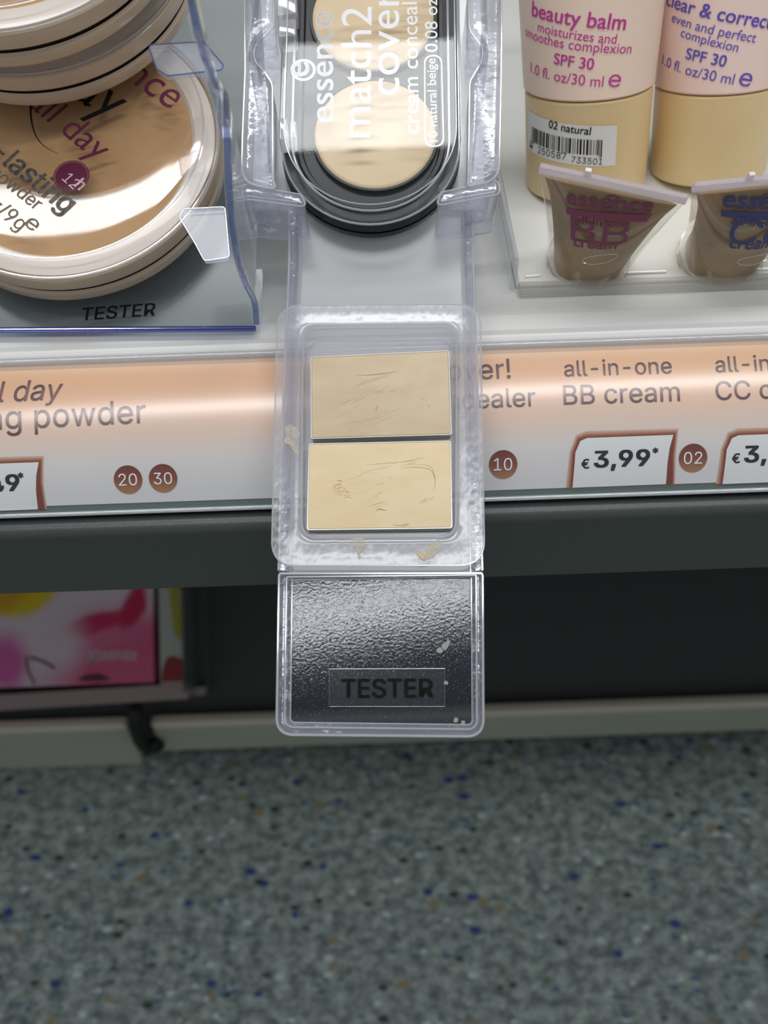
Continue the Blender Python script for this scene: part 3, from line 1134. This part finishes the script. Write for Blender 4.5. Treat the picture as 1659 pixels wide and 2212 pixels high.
for px in ([(521, 394), (597, 410), (650, 419), (664, 446), (524, 428)], [(1078, 387), (1011, 402), (954, 414), (940, 444), (1080, 418)]):
    pts_ = rpoly([A.uv(x_, y_, HT - 0.001) for x_, y_ in px], 0.0011, 5)
    v, f = slab_b(pts_, HBT, HT - 0.001, 0.0008)
    obj('front_foot', v, f, MT['rail'], RH, smooth=True)
    v, f = join(tube([(q_.x, q_.y, HT - 0.0012) for q_ in pts_], 0.0002, 6, True), tube([(q_.x, q_.y, HBT + 0.0003) for q_ in pts_], 0.0002, 6, True))
    obj('foot_highlight', v, f, MT['edge'], RH, smooth=True)
# floor of the holder and outer skirt
q0, q1 = A.uv(540, -80, -0.003), A.uv(1070, 440, -0.003)
v, f = box(q0.x + 0.002, q1.x - 0.002, q1.y, q0.y, -0.0062, -0.0054)
obj('holder_floor', v, f, MT['chute'], RH)

# ------------------------------------------------------------------ concealer compact
H0 = -0.0037      # resting height on the arm
HC = 0.0086       # lid height
cpx, wpx = 800, 200
cl = A.uv(600, 250, HC)
cr = A.uv(1000, 250, HC)
RC = (cr.x - cl.x) / 2
yb = A.uv(800, 455, HC).y
ccx = (cl.x + cr.x) / 2
FC = A.at(ccx, yb + RC, H0)
RCP = root('concealer_compact', FC, 'black concealer compact with clear lid and white lettering in the clear holder', 'compact')
LEN = 0.052


def stadium(r, n=28, top=LEN, rt=0.006):
    pts_ = [Vector((r * math.cos(a_), r * math.sin(a_))) for a_ in [PI + PI * i / n for i in range(n + 1)]]
    rt = max(0.001, rt)
    y2 = top + (r - RC)
    for i in range(7):
        a_ = i / 6 * PI / 2
        pts_.append(Vector((r - rt + rt * math.cos(a_), y2 - rt + rt * math.sin(a_))))
    for i in range(7):
        a_ = PI / 2 + i / 6 * PI / 2
        pts_.append(Vector((-r + rt + rt * math.cos(a_), y2 - rt + rt * math.sin(a_))))
    return pts_


def st3(r, h_, **k):
    return [(a_.x, a_.y, h_) for a_ in stadium(r, **k)]


TH = HC - H0
hb1, hb2 = 0.0030, 0.0056
v, f = loft([st3(RC - 0.0012, 0), st3(RC - 0.0003, 0.0005), st3(RC, 0.0012), st3(RC, hb1 - 0.0002)])
obj('base', v, f, MT['black'], RCP, smooth=True)
v, f = loft([st3(RC - 0.0004, hb1 - 0.0002), st3(RC - 0.0004, hb1 + 0.0002), st3(RC - 0.0001, hb1 + 0.0003), st3(RC - 0.0003, hb2), st3(RC - 0.0034, hb2), st3(RC - 0.0036, hb2 + 0.0012), st3(RC - 0.0044, hb2 + 0.0012), st3(RC - 0.0048, hb2 + 0.0004)])
obj('inner_frame', v, f, MT['black'], RCP, smooth=True)
# clear lid: skirt, rounded shoulder, flat window
v, f = loft([st3(RC - 0.0005, hb2 + 0.0001), st3(RC - 0.0002, hb2 + 0.0004), st3(RC - 0.0002, TH - 0.0014), st3(RC - 0.0007, TH - 0.0004), st3(RC - 0.0016, TH)], cap0=False, cap1=True)
obj('clear_lid', v, f, MT['lid'], RCP, smooth=True, sharp=14)
v, f = join(tube(st3(RC - 0.0004, hb2 + 0.0005), 0.00025, 6, True), tube(st3(RC - 0.0014, TH), 0.00016, 6, True), tube(st3(RC - 0.0026, hb2 + 0.0022), 0.0003, 6, True))
obj('lid_rim', v, f, MT['edge'], RCP, smooth=True)
hpan = H0 + hb2 + 0.0012
for c_px, rpx in (((811, 290), 131), ((806, 38), 131)):
    q = FC.uv(c_px[0], c_px[1], hb2 + 0.0012)
    rr = abs(FC.uv(c_px[0] + rpx, c_px[1], hb2 + 0.0012).x - q.x)
    v, f = lathe([(0.00001, hb2 + 0.00165), (rr * 0.94, hb2 + 0.00165), (rr * 0.97, hb2 + 0.0016), (rr, hb2 + 0.0013), (rr, hb2 + 0.0004)], 72, q)
    obj('cream_pan', v, f, MT['pan_cream'], RCP, smooth=True)
    v, f = lathe([(rr, hb2 + 0.0012), (rr + 0.0001, hb2 + 0.0015), (rr + 0.0006, hb2 + 0.0015), (rr + 0.0007, hb2 + 0.0009)], 72, q)
    obj('pan_rim', v, f, MT['black'], RCP, smooth=True)
# hinge and clasp in clear plastic
for px in ([(598, -40), (640, -40), (642, 30), (598, 36)], [(600, 44), (640, 40), (640, 78), (600, 82)], [(602, 256), (620, 252), (622, 300), (602, 304)], [(626, 262), (640, 260), (641, 298), (626, 300)]):
    pts_ = rpoly([FC.uv(x_, y_, TH - 0.001) for x_, y_ in px], 0.0005, 3)
    v, f = slab_b(pts_, hb2 + 0.001, TH - 0.0008, 0.0004)
    obj('hinge' if px[0][1] < 100 else 'clasp', v, f, MT['edge'], RCP, smooth=True)


def c_letter(s, p0, p1, **kw):
    return flat_letter(RCP, FC, TH - 0.0003, s, p0, p1, MT['white_ink'], **kw)


c_letter('essence', (720, 262), (718, 25), bold=0.006, vs=0.85, builtin=True)
c_letter('match2', (799, 297), (803, 15), vs=0.85, builtin=True)
c_letter('cover', (862, 205), (862, -20), vs=0.85, builtin=True)
c_letter('cream concealer', (905, 288), (900, -40), vs=0.85, builtin=True)
c_letter('0.08 oz/2.5g', (945, 112), (944, -78), vs=0.85, builtin=True)
c_letter('10 natural beige', (945, 306), (940, 126), vs=0.85, builtin=True)
q = FC.uv(655, 149, TH)
rr = abs(FC.uv(682, 149, TH).x - q.x)
v, f = ring_poly(circle(q, rr), circle(q, rr * 0.78), TH - 0.0003)
obj('logo_ring', v, f, MT['white_ink'], RCP)
c_letter('e', (667, 164), (667, 134), builtin=True, bold=0.01)
pill = [FC.uv(x_, y_, TH) for x_, y_ in ((917, 316), (960, 315), (955, 116), (916, 117))]
pc = sum(pill, Vector((0, 0))) / 4
po = rpoly(pill, 0.0019, 8)
pi_ = [pc + (a_ - pc) * 0.93 for a_ in po]
pi_ = [Vector((pc.x + (a_.x - pc.x) * 0.86, pc.y + (a_.y - pc.y) * 0.97)) for a_ in po]
v, f = ring_poly(po, pi_, TH - 0.0003)
obj('pill_outline', v, f, MT['white_ink'], RCP)

# ================================================================== LEFT TRAY (frame L)
oL = hit(270, 712, 2, ZT + 0.0012)
_n = nrm(65)
L = Frame(hit(545, 704, 2, ZT + 0.0018), XW * math.cos(math.radians(1.8)) + XW.cross(_n) * math.sin(math.radians(1.8)), _n)
RL = root('tester_tray', L, 'clear blue edged sloping tester tray holding the powder compacts', 'tester tray')
uw = L.uv(548, 692).x
yF = L.uv(545, 704).y
v, f = box(uw - 0.16, uw, yF, yF + 0.10, -0.0012, 0.0)
obj('tray_floor', v, f, MT['grey_floor'], RL)
v, f = box(uw - 0.16, uw + 0.0006, yF - 0.0009, yF, -0.0013, 0.0004)
obj('front_edge', v, f, MT['blue_edge'], RL, bevel=0.0004)
WF = Frame(L.w(uw, 0, 0), L.y, L.x * -1)      # side wall plane: x up the slope, y = height


def wall_pt(px, py):
    d = ray(px, py)
    k = (L.w(uw, 0, 0) - CAM).dot(L.x) / d.dot(L.x)
    p_ = CAM + d * k - L.o
    return (p_.dot(L.y), p_.dot(L.n))


edge_px = [(546, 700), (541, 650), (521, 610), (505, 560), (494, 500), (487, 440), (482, 340), (480, 240), (474, 205), (462, 190), (446, 160), (428, 110), (412, 50), (399, -10), (392, -50)]
ep = catmull([(a_, b_, 0) for a_, b_ in (wall_pt(*q_) for q_ in edge_px)], 5)
pl = [(p_.x, p_.y) for p_ in ep] + [(ep[-1].x, 0.0)] + [(ep[0].x, 0.0)]
loops = [[(uw + dx, a_, b_) for a_, b_ in pl] for dx in (0, 0.0016)]
v, f = loft(loops)
obj('side_wall', v, f, MT['tray_clear'], RL)
v, f = tube([(uw + 0.0008, p_.x, p_.y) for p_ in ep], 0.00065, 8)
obj('wall_edge', v, f, MT['wall_edge'], RL, smooth=True)
flat_letter(RL, L, 0.0002, 'TESTER', (178, 692), (335, 681), MT['black_ink'], bold=0.012, shear=0.12, vs=0.95)

# powder compacts
TC = 0.0150


LIDP = [(0.0, 0.01490), (0.006, 0.014895), (0.012, 0.01487), (0.018, 0.01482), (0.023, 0.01474), (0.0268, 0.01464), (0.0290, 0.01454), (0.0306, 0.0144)]


def powder_compact(Fr, label):
    R_ = root('powder_compact', Fr, label, 'powder compact', 'powder compacts in the tester tray')
    Rr = 0.0338
    v_, f_ = lathe([(0.00001, 0), (Rr - 0.0022, 0), (Rr - 0.0008, 0.0006), (Rr, 0.0018), (Rr, 0.0040), (Rr - 0.0006, 0.0046)], 120)
    obj('base', v_, f_, MT['pearl'], R_, smooth=True)
    v_, f_ = lathe([(Rr - 0.0012, 0.0044), (Rr - 0.0012, 0.0062)], 120)
    obj('groove', v_, f_, MT['groove'], R_, smooth=True)
    v_, f_ = lathe([(Rr - 0.0012, 0.0060), (Rr, 0.0061), (Rr + 0.0002, 0.0070), (Rr + 0.0001, 0.0098), (Rr - 0.0006, 0.0103), (Rr - 0.0040, 0.0103), (Rr - 0.0050, 0.0099)], 120)
    obj('middle_ring', v_, f_, MT['pearl'], R_, smooth=True)
    v_, f_ = lathe([(Rr - 0.0007, 0.0102), (Rr - 0.0007, 0.0107)], 120)
    obj('seam', v_, f_, MT['groove'], R_, smooth=True)
    v_, f_ = lathe([(Rr - 0.0010, 0.0104), (Rr - 0.0030, 0.0106), (0.0285, 0.0106), (0.0278, 0.0100)], 120)
    obj('inner_rim', v_, f_, MT['pearl_pale'], R_, smooth=True)
    v_, f_ = lathe([(0.00001, 0.0107), (0.020, 0.0106), (0.0265, 0.0104), (0.0282, 0.0098)], 120)
    obj('powder', v_, f_, MT['powder'], R_, smooth=True)
    prof_ = [(Rr - 0.0002, 0.0107), (Rr, 0.0112), (Rr - 0.0003, 0.0124), (Rr - 0.0014, 0.0136), (Rr - 0.0024, 0.0141)] + [(max(r_, 1e-5), z_) for r_, z_ in reversed(LIDP)]
    v_, f_ = lathe(prof_, 120)
    obj('clear_lid', v_, f_, MT['powder_lid'], R_, smooth=True)
    v_, f_ = join(tube([(p_.x, p_.y, 0.0110) for p_ in circle((0, 0), Rr - 0.0001, 120)], 0.0003, 6, True), tube([(p_.x, p_.y, 0.0142) for p_ in circle((0, 0), Rr - 0.0028, 120)], 0.00022, 6, True))
    obj('lid_rim', v_, f_, MT['edge'], R_, smooth=True)
    return R_


c1 = L.uv(132, 290, 0.0137)
F1 = L.at(c1.x, c1.y, 0.0002)
P1 = powder_compact(F1, 'round beige powder compact with purple printed lid, lowest in the tester tray')
HL = 0.0150


def lid_map(u, v_, h):
    r_ = math.hypot(u, v_)
    z = LIDP[-1][1]
    for (ra, za), (rb_, zb_) in zip(LIDP, LIDP[1:]):
        if ra <= r_ <= rb_:
            z = za + (zb_ - za) * (r_ - ra) / (rb_ - ra)
            break
    return (u, v_, z + h)


def p_letter(s, p0, p1, mat, **kw):
    return letter(P1, lid_map, s, F1.uv(p0[0], p0[1], 0.0149), F1.uv(p1[0], p1[1], 0.0149), mat, h=0.00012, **kw)


p_letter('essence', (140, 80), (366, 236), MT['plum_ink'], builtin=True)
p_letter('stay', (95, 165), (232, 262), MT['black_ink'], builtin=True, vs=1.15)
p_letter('all day', (60, 228), (208, 350), MT['plum_ink'], builtin=True)
p_letter('long-lasting', (-114, 262), (138, 461), MT['grey_ink'], bold=0.016)
p_letter('powder', (-24, 376), (76, 454), MT['grey_ink'])
p_letter('0.32 oz/9g', (-125, 372), (40, 498), MT['grey_ink'])
p_letter('e', (50, 484), (70, 500), MT['grey_ink'], vs=0.8)
q = F1.uv(154, 380, HL)
rr = abs(F1.uv(193, 380, HL).x - q.x)
v, f = fan(circle(q, rr * 0.9, 48), 0)
bdg = obj('badge', [lid_map(a_, b_, 0.0001) for a_, b_, _ in v], f, MT['plum_ink'], P1)
v, f = ring_poly(circle(q, rr, 48), circle(q, rr * 0.93, 48), 0)
obj('badge_ring', [lid_map(a_, b_, 0.0001) for a_, b_, _ in v], f, MT['plum_ink'], bdg)
mw = opaque('pale_badge_ink', (226, 196, 196), 0.5)
letter(bdg, lid_map, '12', F1.uv(133, 388, HL), F1.uv(158, 410, HL), mw, h=0.0002)
letter(bdg, lid_map, 'h', F1.uv(160, 402, HL), F1.uv(171, 411, HL), mw, h=0.0002, bold=0.02)
arc = catmull([lid_map(q_.x, q_.y, 0.0001) for q_ in F1.uvs(((66, 225), (66, 250), (74, 285), (92, 312), (125, 331)), 0.0152)], 6)
v, f = tube(arc, [0.00026 * (1 - 0.9 * i / len(arc)) for i in range(len(arc))], 6)
obj('swash', v, f, MT['black_ink'], P1)

HST = 0.0157
c2 = L.uv(62, -140, HST + 0.0135)
F2 = L.at(c2.x, c2.y, HST)
powder_compact(F2, 'round powder compact resting on the back of the lowest one, below the top compact')
c3 = L.uv(-6, -254, 2 * HST + 0.0135)
F3 = L.at(c3.x, c3.y, 2 * HST)
powder_compact(F3, 'topmost powder compact at the upper left corner of the stack')

# clear step at the back of the tray that carries the upper compacts
v, f = box(c2.x - 0.036, c2.x + 0.030, c1.y + 0.0355, c1.y + 0.066, 0.0003, HST - 0.0003)
obj('rear_step', v, f, MT['tray_clear'], RL, bevel=0.0006)

# clear retaining tabs on the tray wall
def tab(px, h_, th=0.0012):
    pts_ = rpoly([L.uv(x_, y_, h_) for x_, y_ in px], 0.0008, 4)
    v_, f_ = slab(pts_, h_ - th, h_)
    o_ = obj('retaining_tab', v_, f_, MT['rail_tab'], RL)
    v_, f_ = tube([(q_.x, q_.y, h_) for q_ in pts_], 0.00018, 6, True)
    obj('tab_edge', v_, f_, MT['wall_edge'], o_, smooth=True)


MT['rail_tab'] = clear('clear_tab', (0.9, 0.91, 0.94), 0.22, 0.14, (215, 220, 235), f0=0.04)
tab([(388, 470), (398, 452), (486, 447), (496, 556), (442, 564), (424, 530)], 0.0200)
tab([(338, 148), (362, 164), (480, 151), (482, 140), (440, 90), (320, 97)], 0.0330)

# ================================================================== RIGHT TRAY
ZR = ZT + 0.0008
fl = hit(1400, 607, 2, ZR)
xl = hit(1112, 600, 2, ZR).x
TR = Frame((xl, fl.y, ZT), XW, (0, 0, 1))
RT = root('cream_tray', TR, 'shallow clear tray under the cream tubes right of the tester arm', 'tray')
v, f = box(0, 0.30, 0, 0.12, 0.0002, 0.0008)
obj('tray_floor', v, f, opaque('white_tray_floor', (226, 226, 220), 0.25, coat=0.3), RT)
v, f = box(-0.0016, 0.0, -0.001, 0.12, 0.0002, 0.0085)
obj('left_wall', v, f, MT['tray_clear'], RT, bevel=0.0004)
v, f = box(0.0, 0.30, -0.0042, -0.0006, 0.0002, 0.0026)
obj('front_lip', v, f, clear('frosted_lip', (0.9, 0.9, 0.89), 0.12, 0.3, (225, 226, 220), f0=0.08), RT, bevel=0.0009)
v, f = join(tube([(-0.0008, y_, 0.0086) for y_ in (-0.001, 0.12)], 0.0004, 6), tube([(0.0006, y_, 0.001) for y_ in (0.0, 0.12)], 0.0003, 6))
obj('wall_line', v, f, MT['edge'], RT, smooth=True)
v, f = join(*[tube([(hit(a_, y_, 2, ZR).x - xl, hit(a_, y_, 2, ZR).y - fl.y, 0.0011), (hit(b_, y_ - 3, 2, ZR).x - xl, hit(b_, y_ - 3, 2, ZR).y - fl.y, 0.0011)], 0.00035, 8) for a_, b_, y_ in ((1348, 1438, 592), (1608, 1700, 585), (1135, 1168, 600))])
obj('floor_glint', v, f, opaque('white_floor_glint', (250, 250, 248), 0.12, coat=0.5), RT, smooth=True)  # white rods added as painted glints along the tray front


# ------------------------------------------------------------------ tubes
class TubeSurf:
    def __init__(s, base, axis, xdir, length, rx, ry):
        s.o, s.a = base, axis.normalized()
        s.x = (xdir - s.a * xdir.dot(s.a)).normalized()
        s.f = s.x.cross(s.a)                  # towards the viewer
        if s.f.dot(CAM - base) < 0:
            s.f = -s.f
        s.L, s.rx, s.ry = length, rx, ry
        s.m = Matrix(((s.x.x, -s.f.x, s.a.x, base.x), (s.x.y, -s.f.y, s.a.y, base.y), (s.x.z, -s.f.z, s.a.z, base.z), (0, 0, 0, 1)))

    def frame(s):
        class _F:
            pass
        q = _F()
        q.m = s.m
        return q

    def pt(s, phi, t, off=0.0):
        rx, ry = s.rx(t) + off, s.ry(t) + off
        return (rx * math.sin(phi), -ry * math.cos(phi), t)

    def px(s, x_, y_, t0=0.02):
        d = ray(x_, y_)
        o_ = CAM - s.o
        ox, of, ot = o_.dot(s.x), o_.dot(s.f), o_.dot(s.a)
        dx, df, dt = d.dot(s.x), d.dot(s.f), d.dot(s.a)
        t = t0
        phi = 0
        for _ in range(12):
            rx, ry = s.rx(t), s.ry(t)
            qa = (dx / rx) ** 2 + (df / ry) ** 2
            qb = 2 * (ox * dx / rx ** 2 + of * df / ry ** 2)
            qc = (ox / rx) ** 2 + (of / ry) ** 2 - 1
            disc = max(0, qb * qb - 4 * qa * qc)
            k = (-qb - math.sqrt(disc)) / (2 * qa)
            t = max(0.0, min(s.L, ot + dt * k))
            phi = math.atan2((ox + dx * k) / rx, (of + df * k) / ry)
        return Vector((phi * s.rx(0.02), t))

    def mapper(s, u, v_, h):
        return s.pt(u / s.rx(0.02), v_, h)

    def letter(s, par, txt, p0, p1, mat, h=0.00015, **kw):
        return letter(par, s.mapper, txt, s.px(*p0), s.px(*p1), mat, h=h, **kw)


def lean_axis(base, px, py, tan):
    """axis through the base whose picture passes the pixel, leaning back by the given slope"""
    d = ray(px, py)
    k = (tan * (CAM.z - base.z) - (CAM.y - base.y)) / (d.y - tan * d.z)
    return (CAM + d * k - base).normalized()


def big_tube(base_px, top_px, half_px, at_row, label, mat_body, seam_px, lean=11):
    b = hit(base_px[0], base_px[1], 2, ZR)
    ax = lean_axis(b, top_px[0], top_px[1], math.tan(math.radians(lean)))
    dep = (b + ax * 0.014 - CAM).dot(DIR)
    rc = half_px * dep / FPX * 0.985
    # seam height from the picture
    d = ray(*seam_px)
    tmp = TubeSurf(b, ax, RIGHT, 0.13, lambda t: rc, lambda t: rc)
    ts = tmp.px(*seam_px).y
    def rx(t):
        if t <= ts:
            return rc * (1.0 - 0.02 * (1 - t / ts))
        k = (t - ts) / (0.115 - ts)
        return rc * (1.02 + 0.11 * min(1, k * 3.2))
    def ry(t):
        if t <= ts:
            return rx(t)
        k = min(1, (t - ts) / (0.115 - ts))
        return rc * 1.02 * (1 - k) + 0.0008 * k
    T = TubeSurf(b, ax, RIGHT, 0.13, rx, ry)
    R_ = root('cream_tube', T.frame(), label, 'cream tube', 'large cream tubes in the tray')
    n_ = 72
    def loopz(t, off=0.0):
        return [T.pt(2 * PI * j / n_, t, off) for j in range(n_)]
    v_, f_ = loft([loopz(0.0, -0.0012), loopz(0.0006, -0.0003), loopz(0.0014), loopz(ts - 0.0006), loopz(ts - 0.0002, -0.0004)])
    obj('cap', v_, f_, MT['cap_tan'], R_, smooth=True)
    body_t = [ts + 0.0001, ts + 0.0006, ts + 0.0015] + [ts + 0.0015 + (0.115 - ts - 0.0015) * k / 16 for k in range(1, 17)]
    v_, f_ = loft([loopz(t, -0.0006 if i == 0 else (0.0 if i > 0 else 0)) for i, t in enumerate(body_t)])
    obj('body', v_, f_, mat_body, R_, smooth=True)
    v_, f_ = box(-rx(0.115), rx(0.115), -0.0008, 0.0008, 0.115, 0.124)
    obj('crimp', v_, f_, mat_body, R_, bevel=0.0003)
    return R_, T


G, TG = big_tube((1264, 398), (1278, 0), 135, 300, 'large pale pink cream tube with magenta lettering and barcode label', MT['tube_pink'], (1262, 222))
TG.letter(G, 'beauty balm', (1150, 33), (1349, 64), MT['magenta_ink'], bold=0.012, builtin=True)
TG.letter(G, 'moisturizes and', (1162, 66), (1330, 94), MT['magenta_ink'], builtin=True)
TG.letter(G, 'smoothes complexion', (1136, 76), (1362, 115), MT['magenta_ink'], builtin=True)
TG.letter(G, 'SPF 30', (1197, 137), (1281, 150), MT['magenta_ink'], bold=0.012, builtin=True)
TG.letter(G, '1.0 fl. oz/30 ml', (1147, 155), (1302, 187), MT['magenta_ink'], builtin=True)
TG.letter(G, 'e', (1312, 186), (1338, 188), MT['magenta_ink'], vs=0.78)
# barcode label, wrapped round the cap
corn = [TG.px(*q_) for q_ in ((1142, 237), (1333, 270), (1329, 357), (1141, 318))]


def lab_uv(a_, b_):
    top = corn[0].lerp(corn[1], a_)
    bot = corn[3].lerp(corn[2], a_)
    return top.lerp(bot, b_)


V, F, fm = [], [], []
nx, ny = 20, 4
for j in range(ny + 1):
    for i in range(nx + 1):
        q = lab_uv(i / nx, j / ny)
        V.append(TG.mapper(q.x, q.y, 0.0001))
for j in range(ny):
    for i in range(nx):
        a_ = j * (nx + 1) + i
        F.append((a_, a_ + 1, a_ + nx + 2, a_ + nx + 1))
        fm.append(0)
random.seed(21)
x_ = 0.095
while x_ < 0.86:
    wb = random.choice((0.006, 0.006, 0.012, 0.018))
    n0 = len(V)
    deep = 0.78 if (x_ < 0.12 or 0.46 < x_ < 0.49 or x_ > 0.835) else 0.72
    for a_, b_ in ((x_, 0.34), (x_ + wb, 0.34), (x_ + wb, deep), (x_, deep)):
        q = lab_uv(a_, b_ + 0.0)
        V.append(TG.mapper(q.x, q.y, 0.00018))
    F.append((n0, n0 + 1, n0 + 2, n0 + 3))
    fm.append(1)
    x_ += wb + random.choice((0.006, 0.008, 0.012, 0.016))
BL = obj('barcode_label', V, F, None, G, mats=[MT['label_white'], MT['black_ink']], fm=fm)
TG.letter(BL, '02 natural', (1186, 275), (1275, 291), MT['black_ink'], h=0.0002, bold=0.01, builtin=True)
TG.letter(BL, '4', (1146, 320), (1152, 321), MT['black_ink'], h=0.0002)
TG.letter(BL, '250587', (1163, 330), (1223, 345), MT['black_ink'], h=0.0002)
TG.letter(BL, '733501', (1234, 350), (1300, 355), MT['black_ink'], h=0.0002)

G2, TG2 = big_tube((1526, 372), (1566, 0), 128, 280, 'large pale pink cream tube with violet lettering beside the barcoded one', MT['tube_pink_b'], (1540, 208), lean=14)
TG2.letter(G2, 'clear & correct', (1440, 10), (1662, 62), MT['violet_ink'], bold=0.012, builtin=True)
TG2.letter(G2, 'even and perfect', (1451, 46), (1630, 92), MT['violet_ink'], builtin=True)
TG2.letter(G2, 'complexion', (1470, 78), (1592, 112), MT['violet_ink'], builtin=True)
TG2.letter(G2, 'SPF 30', (1481, 126), (1566, 144), MT['violet_ink'], bold=0.012, builtin=True)
TG2.letter(G2, '1.0 fl. oz/30 ml', (1431, 138), (1583, 182), MT['violet_ink'], builtin=True)
TG2.letter(G2, 'e', (1593, 182), (1619, 188), MT['violet_ink'], vs=0.78)


# small sample tubes standing on their round ends
def sample_tube(base_px, left_px, right_px, dl, dr, rad_px, label, ink, big):
    b = hit(base_px[0], base_px[1], 2, ZR)
    pl_, pr_ = at_depth(left_px[0], left_px[1], dl), at_depth(right_px[0], right_px[1], dr)
    top = (pl_ + pr_) / 2
    ax = (top - b)
    Ln = ax.length
    rb = rad_px * (b - CAM).dot(DIR) / FPX
    hw = (pr_ - pl_).length / 2
    CR = 0.0022
    Lb = Ln - CR
    def rx(t):
        k = max(0, min(1, t / Lb))
        return rb + (hw - rb) * (k ** 1.25)
    def ry(t):
        k = max(0, min(1, t / Lb))
        return rb * (1 - k ** 1.15) + 0.00045
    T = TubeSurf(b, ax, pr_ - pl_, Ln, rx, ry)
    R_ = root('sample_tube', T.frame(), label, 'sample tube', 'open sample tubes on the tray floor')
    n_ = 64
    def loopz(t, off=0.0, sx_=1.0):
        return [(T.pt(2 * PI * j / n_, t, off)[0] * sx_, T.pt(2 * PI * j / n_, t, off)[1], t) for j in range(n_)]
    ts = [Lb * k / 18 for k in range(19)]
    v_, f_ = loft([loopz(0.0, -0.0008), loopz(0.0004, -0.0002)] + [loopz(t) for t in ts[1:]])
    obj('clear_shell', v_, f_, MT['tube_shell'], R_, smooth=True)
    v_, f_ = loft([loopz(t, -0.0009 if t < Lb * .8 else -0.0009 * (1 - t / Lb) / 0.2 * 0.9 - 0.00005, 0.95) for t in [0.0022] + [0.0022 + (Lb * 0.95 - 0.0022) * k / 14 for k in range(1, 15)]])
    obj('cream_filling', v_, f_, MT['cream_brown'], R_, smooth=True)
    # crimp with a serrated edge
    nt_ = 56
    xs = [-hw + 2 * hw * i / (2 * nt_) for i in range(2 * nt_ + 1)]
    up = [(x_, Ln - (0.0 if i % 2 else 0.0004)) for i, x_ in enumerate(xs)]
    poly_ = [(-hw, Lb - 0.0003)] + up + [(hw, Lb - 0.0003)]
    v_ = [(a_, -0.0005, z) for a_, z in poly_] + [(a_, 0.0005, z) for a_, z in poly_]
    k_ = len(poly_)
    f_ = [tuple(range(k_)), tuple(range(2 * k_ - 1, k_ - 1, -1))] + [(i, (i + 1) % k_, k_ + (i + 1) % k_, k_ + i) for i in range(k_)]
    nb = len(v_)
    xb = -hw * 0.36
    bv, bf = box(xb - 0.0006, xb + 0.0006, -0.0004, 0.0004, Ln - 0.0002, Ln + 0.0016)
    v_, f_ = join((v_, f_), (bv, bf))
    obj('crimp', v_, f_, MT['crimp'], R_)
    v_, f_ = join(tube([T.pt(2 * PI * j / n_, 0.0008, 0.0002) for j in range(n_)], 0.0002, 6, True), tube([T.pt(2 * PI * j / n_, 0.0026, 0.0001) for j in range(n_)], 0.00014, 6, True))
    obj('foot_ring', v_, f_, MT['frost'], R_, smooth=True)
    return R_, T


SA, TA = sample_tube((1268, 568), (1166, 368), (1492, 410), 0.203, 0.196, 84, 'small clear sample tube with magenta print under the barcoded tube', 'm', 'BB')
SB, TB = sample_tube((1550, 560), (1510, 386), (1850, 372), 0.197, 0.203, 88, 'small clear sample tube with blue print at the right edge', 'b', 'CC')


def band(T, par, pts_, mat):
    """printed band between two baselines"""
    (a0, a1), (b0, b1) = pts_
    V_, F_ = [], []
    A0_, A1_, B0_, B1_ = T.px(*a0), T.px(*a1), T.px(*b0), T.px(*b1)
    for i in range(17):
        t = i / 16
        for q_ in (A0_.lerp(A1_, t), B0_.lerp(B1_, t)):
            V_.append(T.mapper(q_.x, q_.y, 0.0001))
    for i in range(16):
        F_.append((2 * i, 2 * i + 1, 2 * i + 3, 2 * i + 2))
    obj('printed_band', V_, F_, mat, par)


for T_, R_, ink, big, dx, dy, sl in ((TA, SA, MT['ghost_ink'], 'BB', 0, 0, 0.10), (TB, SB, MT['ghost_blue'], 'CC', 334, 5, 0.02)):
    def Q(x_, y_):
        return (x_ + dx, y_ + dy + (x_ - 1225) * (sl - 0.10))
    T_.letter(R_, 'essence', Q(1226, 440), Q(1404, 458), ink, bold=0.02, builtin=True)
    band(T_, R_, ((Q(1224, 448), Q(1408, 462)), (Q(1224, 461), Q(1396, 478))), ink)
    T_.letter(R_, 'all-in-one', Q(1246, 481), Q(1358, 490), ink, bold=0.01, builtin=True)
    T_.letter(R_, big, Q(1234, 517), Q(1352, 526), ink, vs=0.75)
    T_.letter(R_, 'cream', Q(1240, 530), Q(1330, 536), ink, bold=0.02, builtin=True)
    p0_, p1_ = T_.px(*Q(1308, 430)), T_.px(*Q(1338, 433))
    cc = (p0_ + p1_) / 2
    rr = (p1_ - p0_).length / 2
    v, f = ring_poly(circle(cc, rr, 28), circle(cc, rr * 0.7, 28), 0)
    obj('logo_ring', [T_.mapper(a_, b_, 0.00015) for a_, b_, _ in v], f, ink, R_)
    e0, e1 = T_.px(*Q(1258, 562)), T_.px(*Q(1335, 552))
    cc = (e0 + e1) / 2
    el = [cc + (e1 - e0) * 0.5 * math.cos(2 * PI * k / 36) + Vector((0, 0.0013)) * math.sin(2 * PI * k / 36) for k in range(36)]
    v, f = tube([T_.mapper(q_.x, q_.y, 0.0001) for q_ in el], 0.00008, 5, True)
    obj('embossed_oval', v, f, MT['edge'], R_)
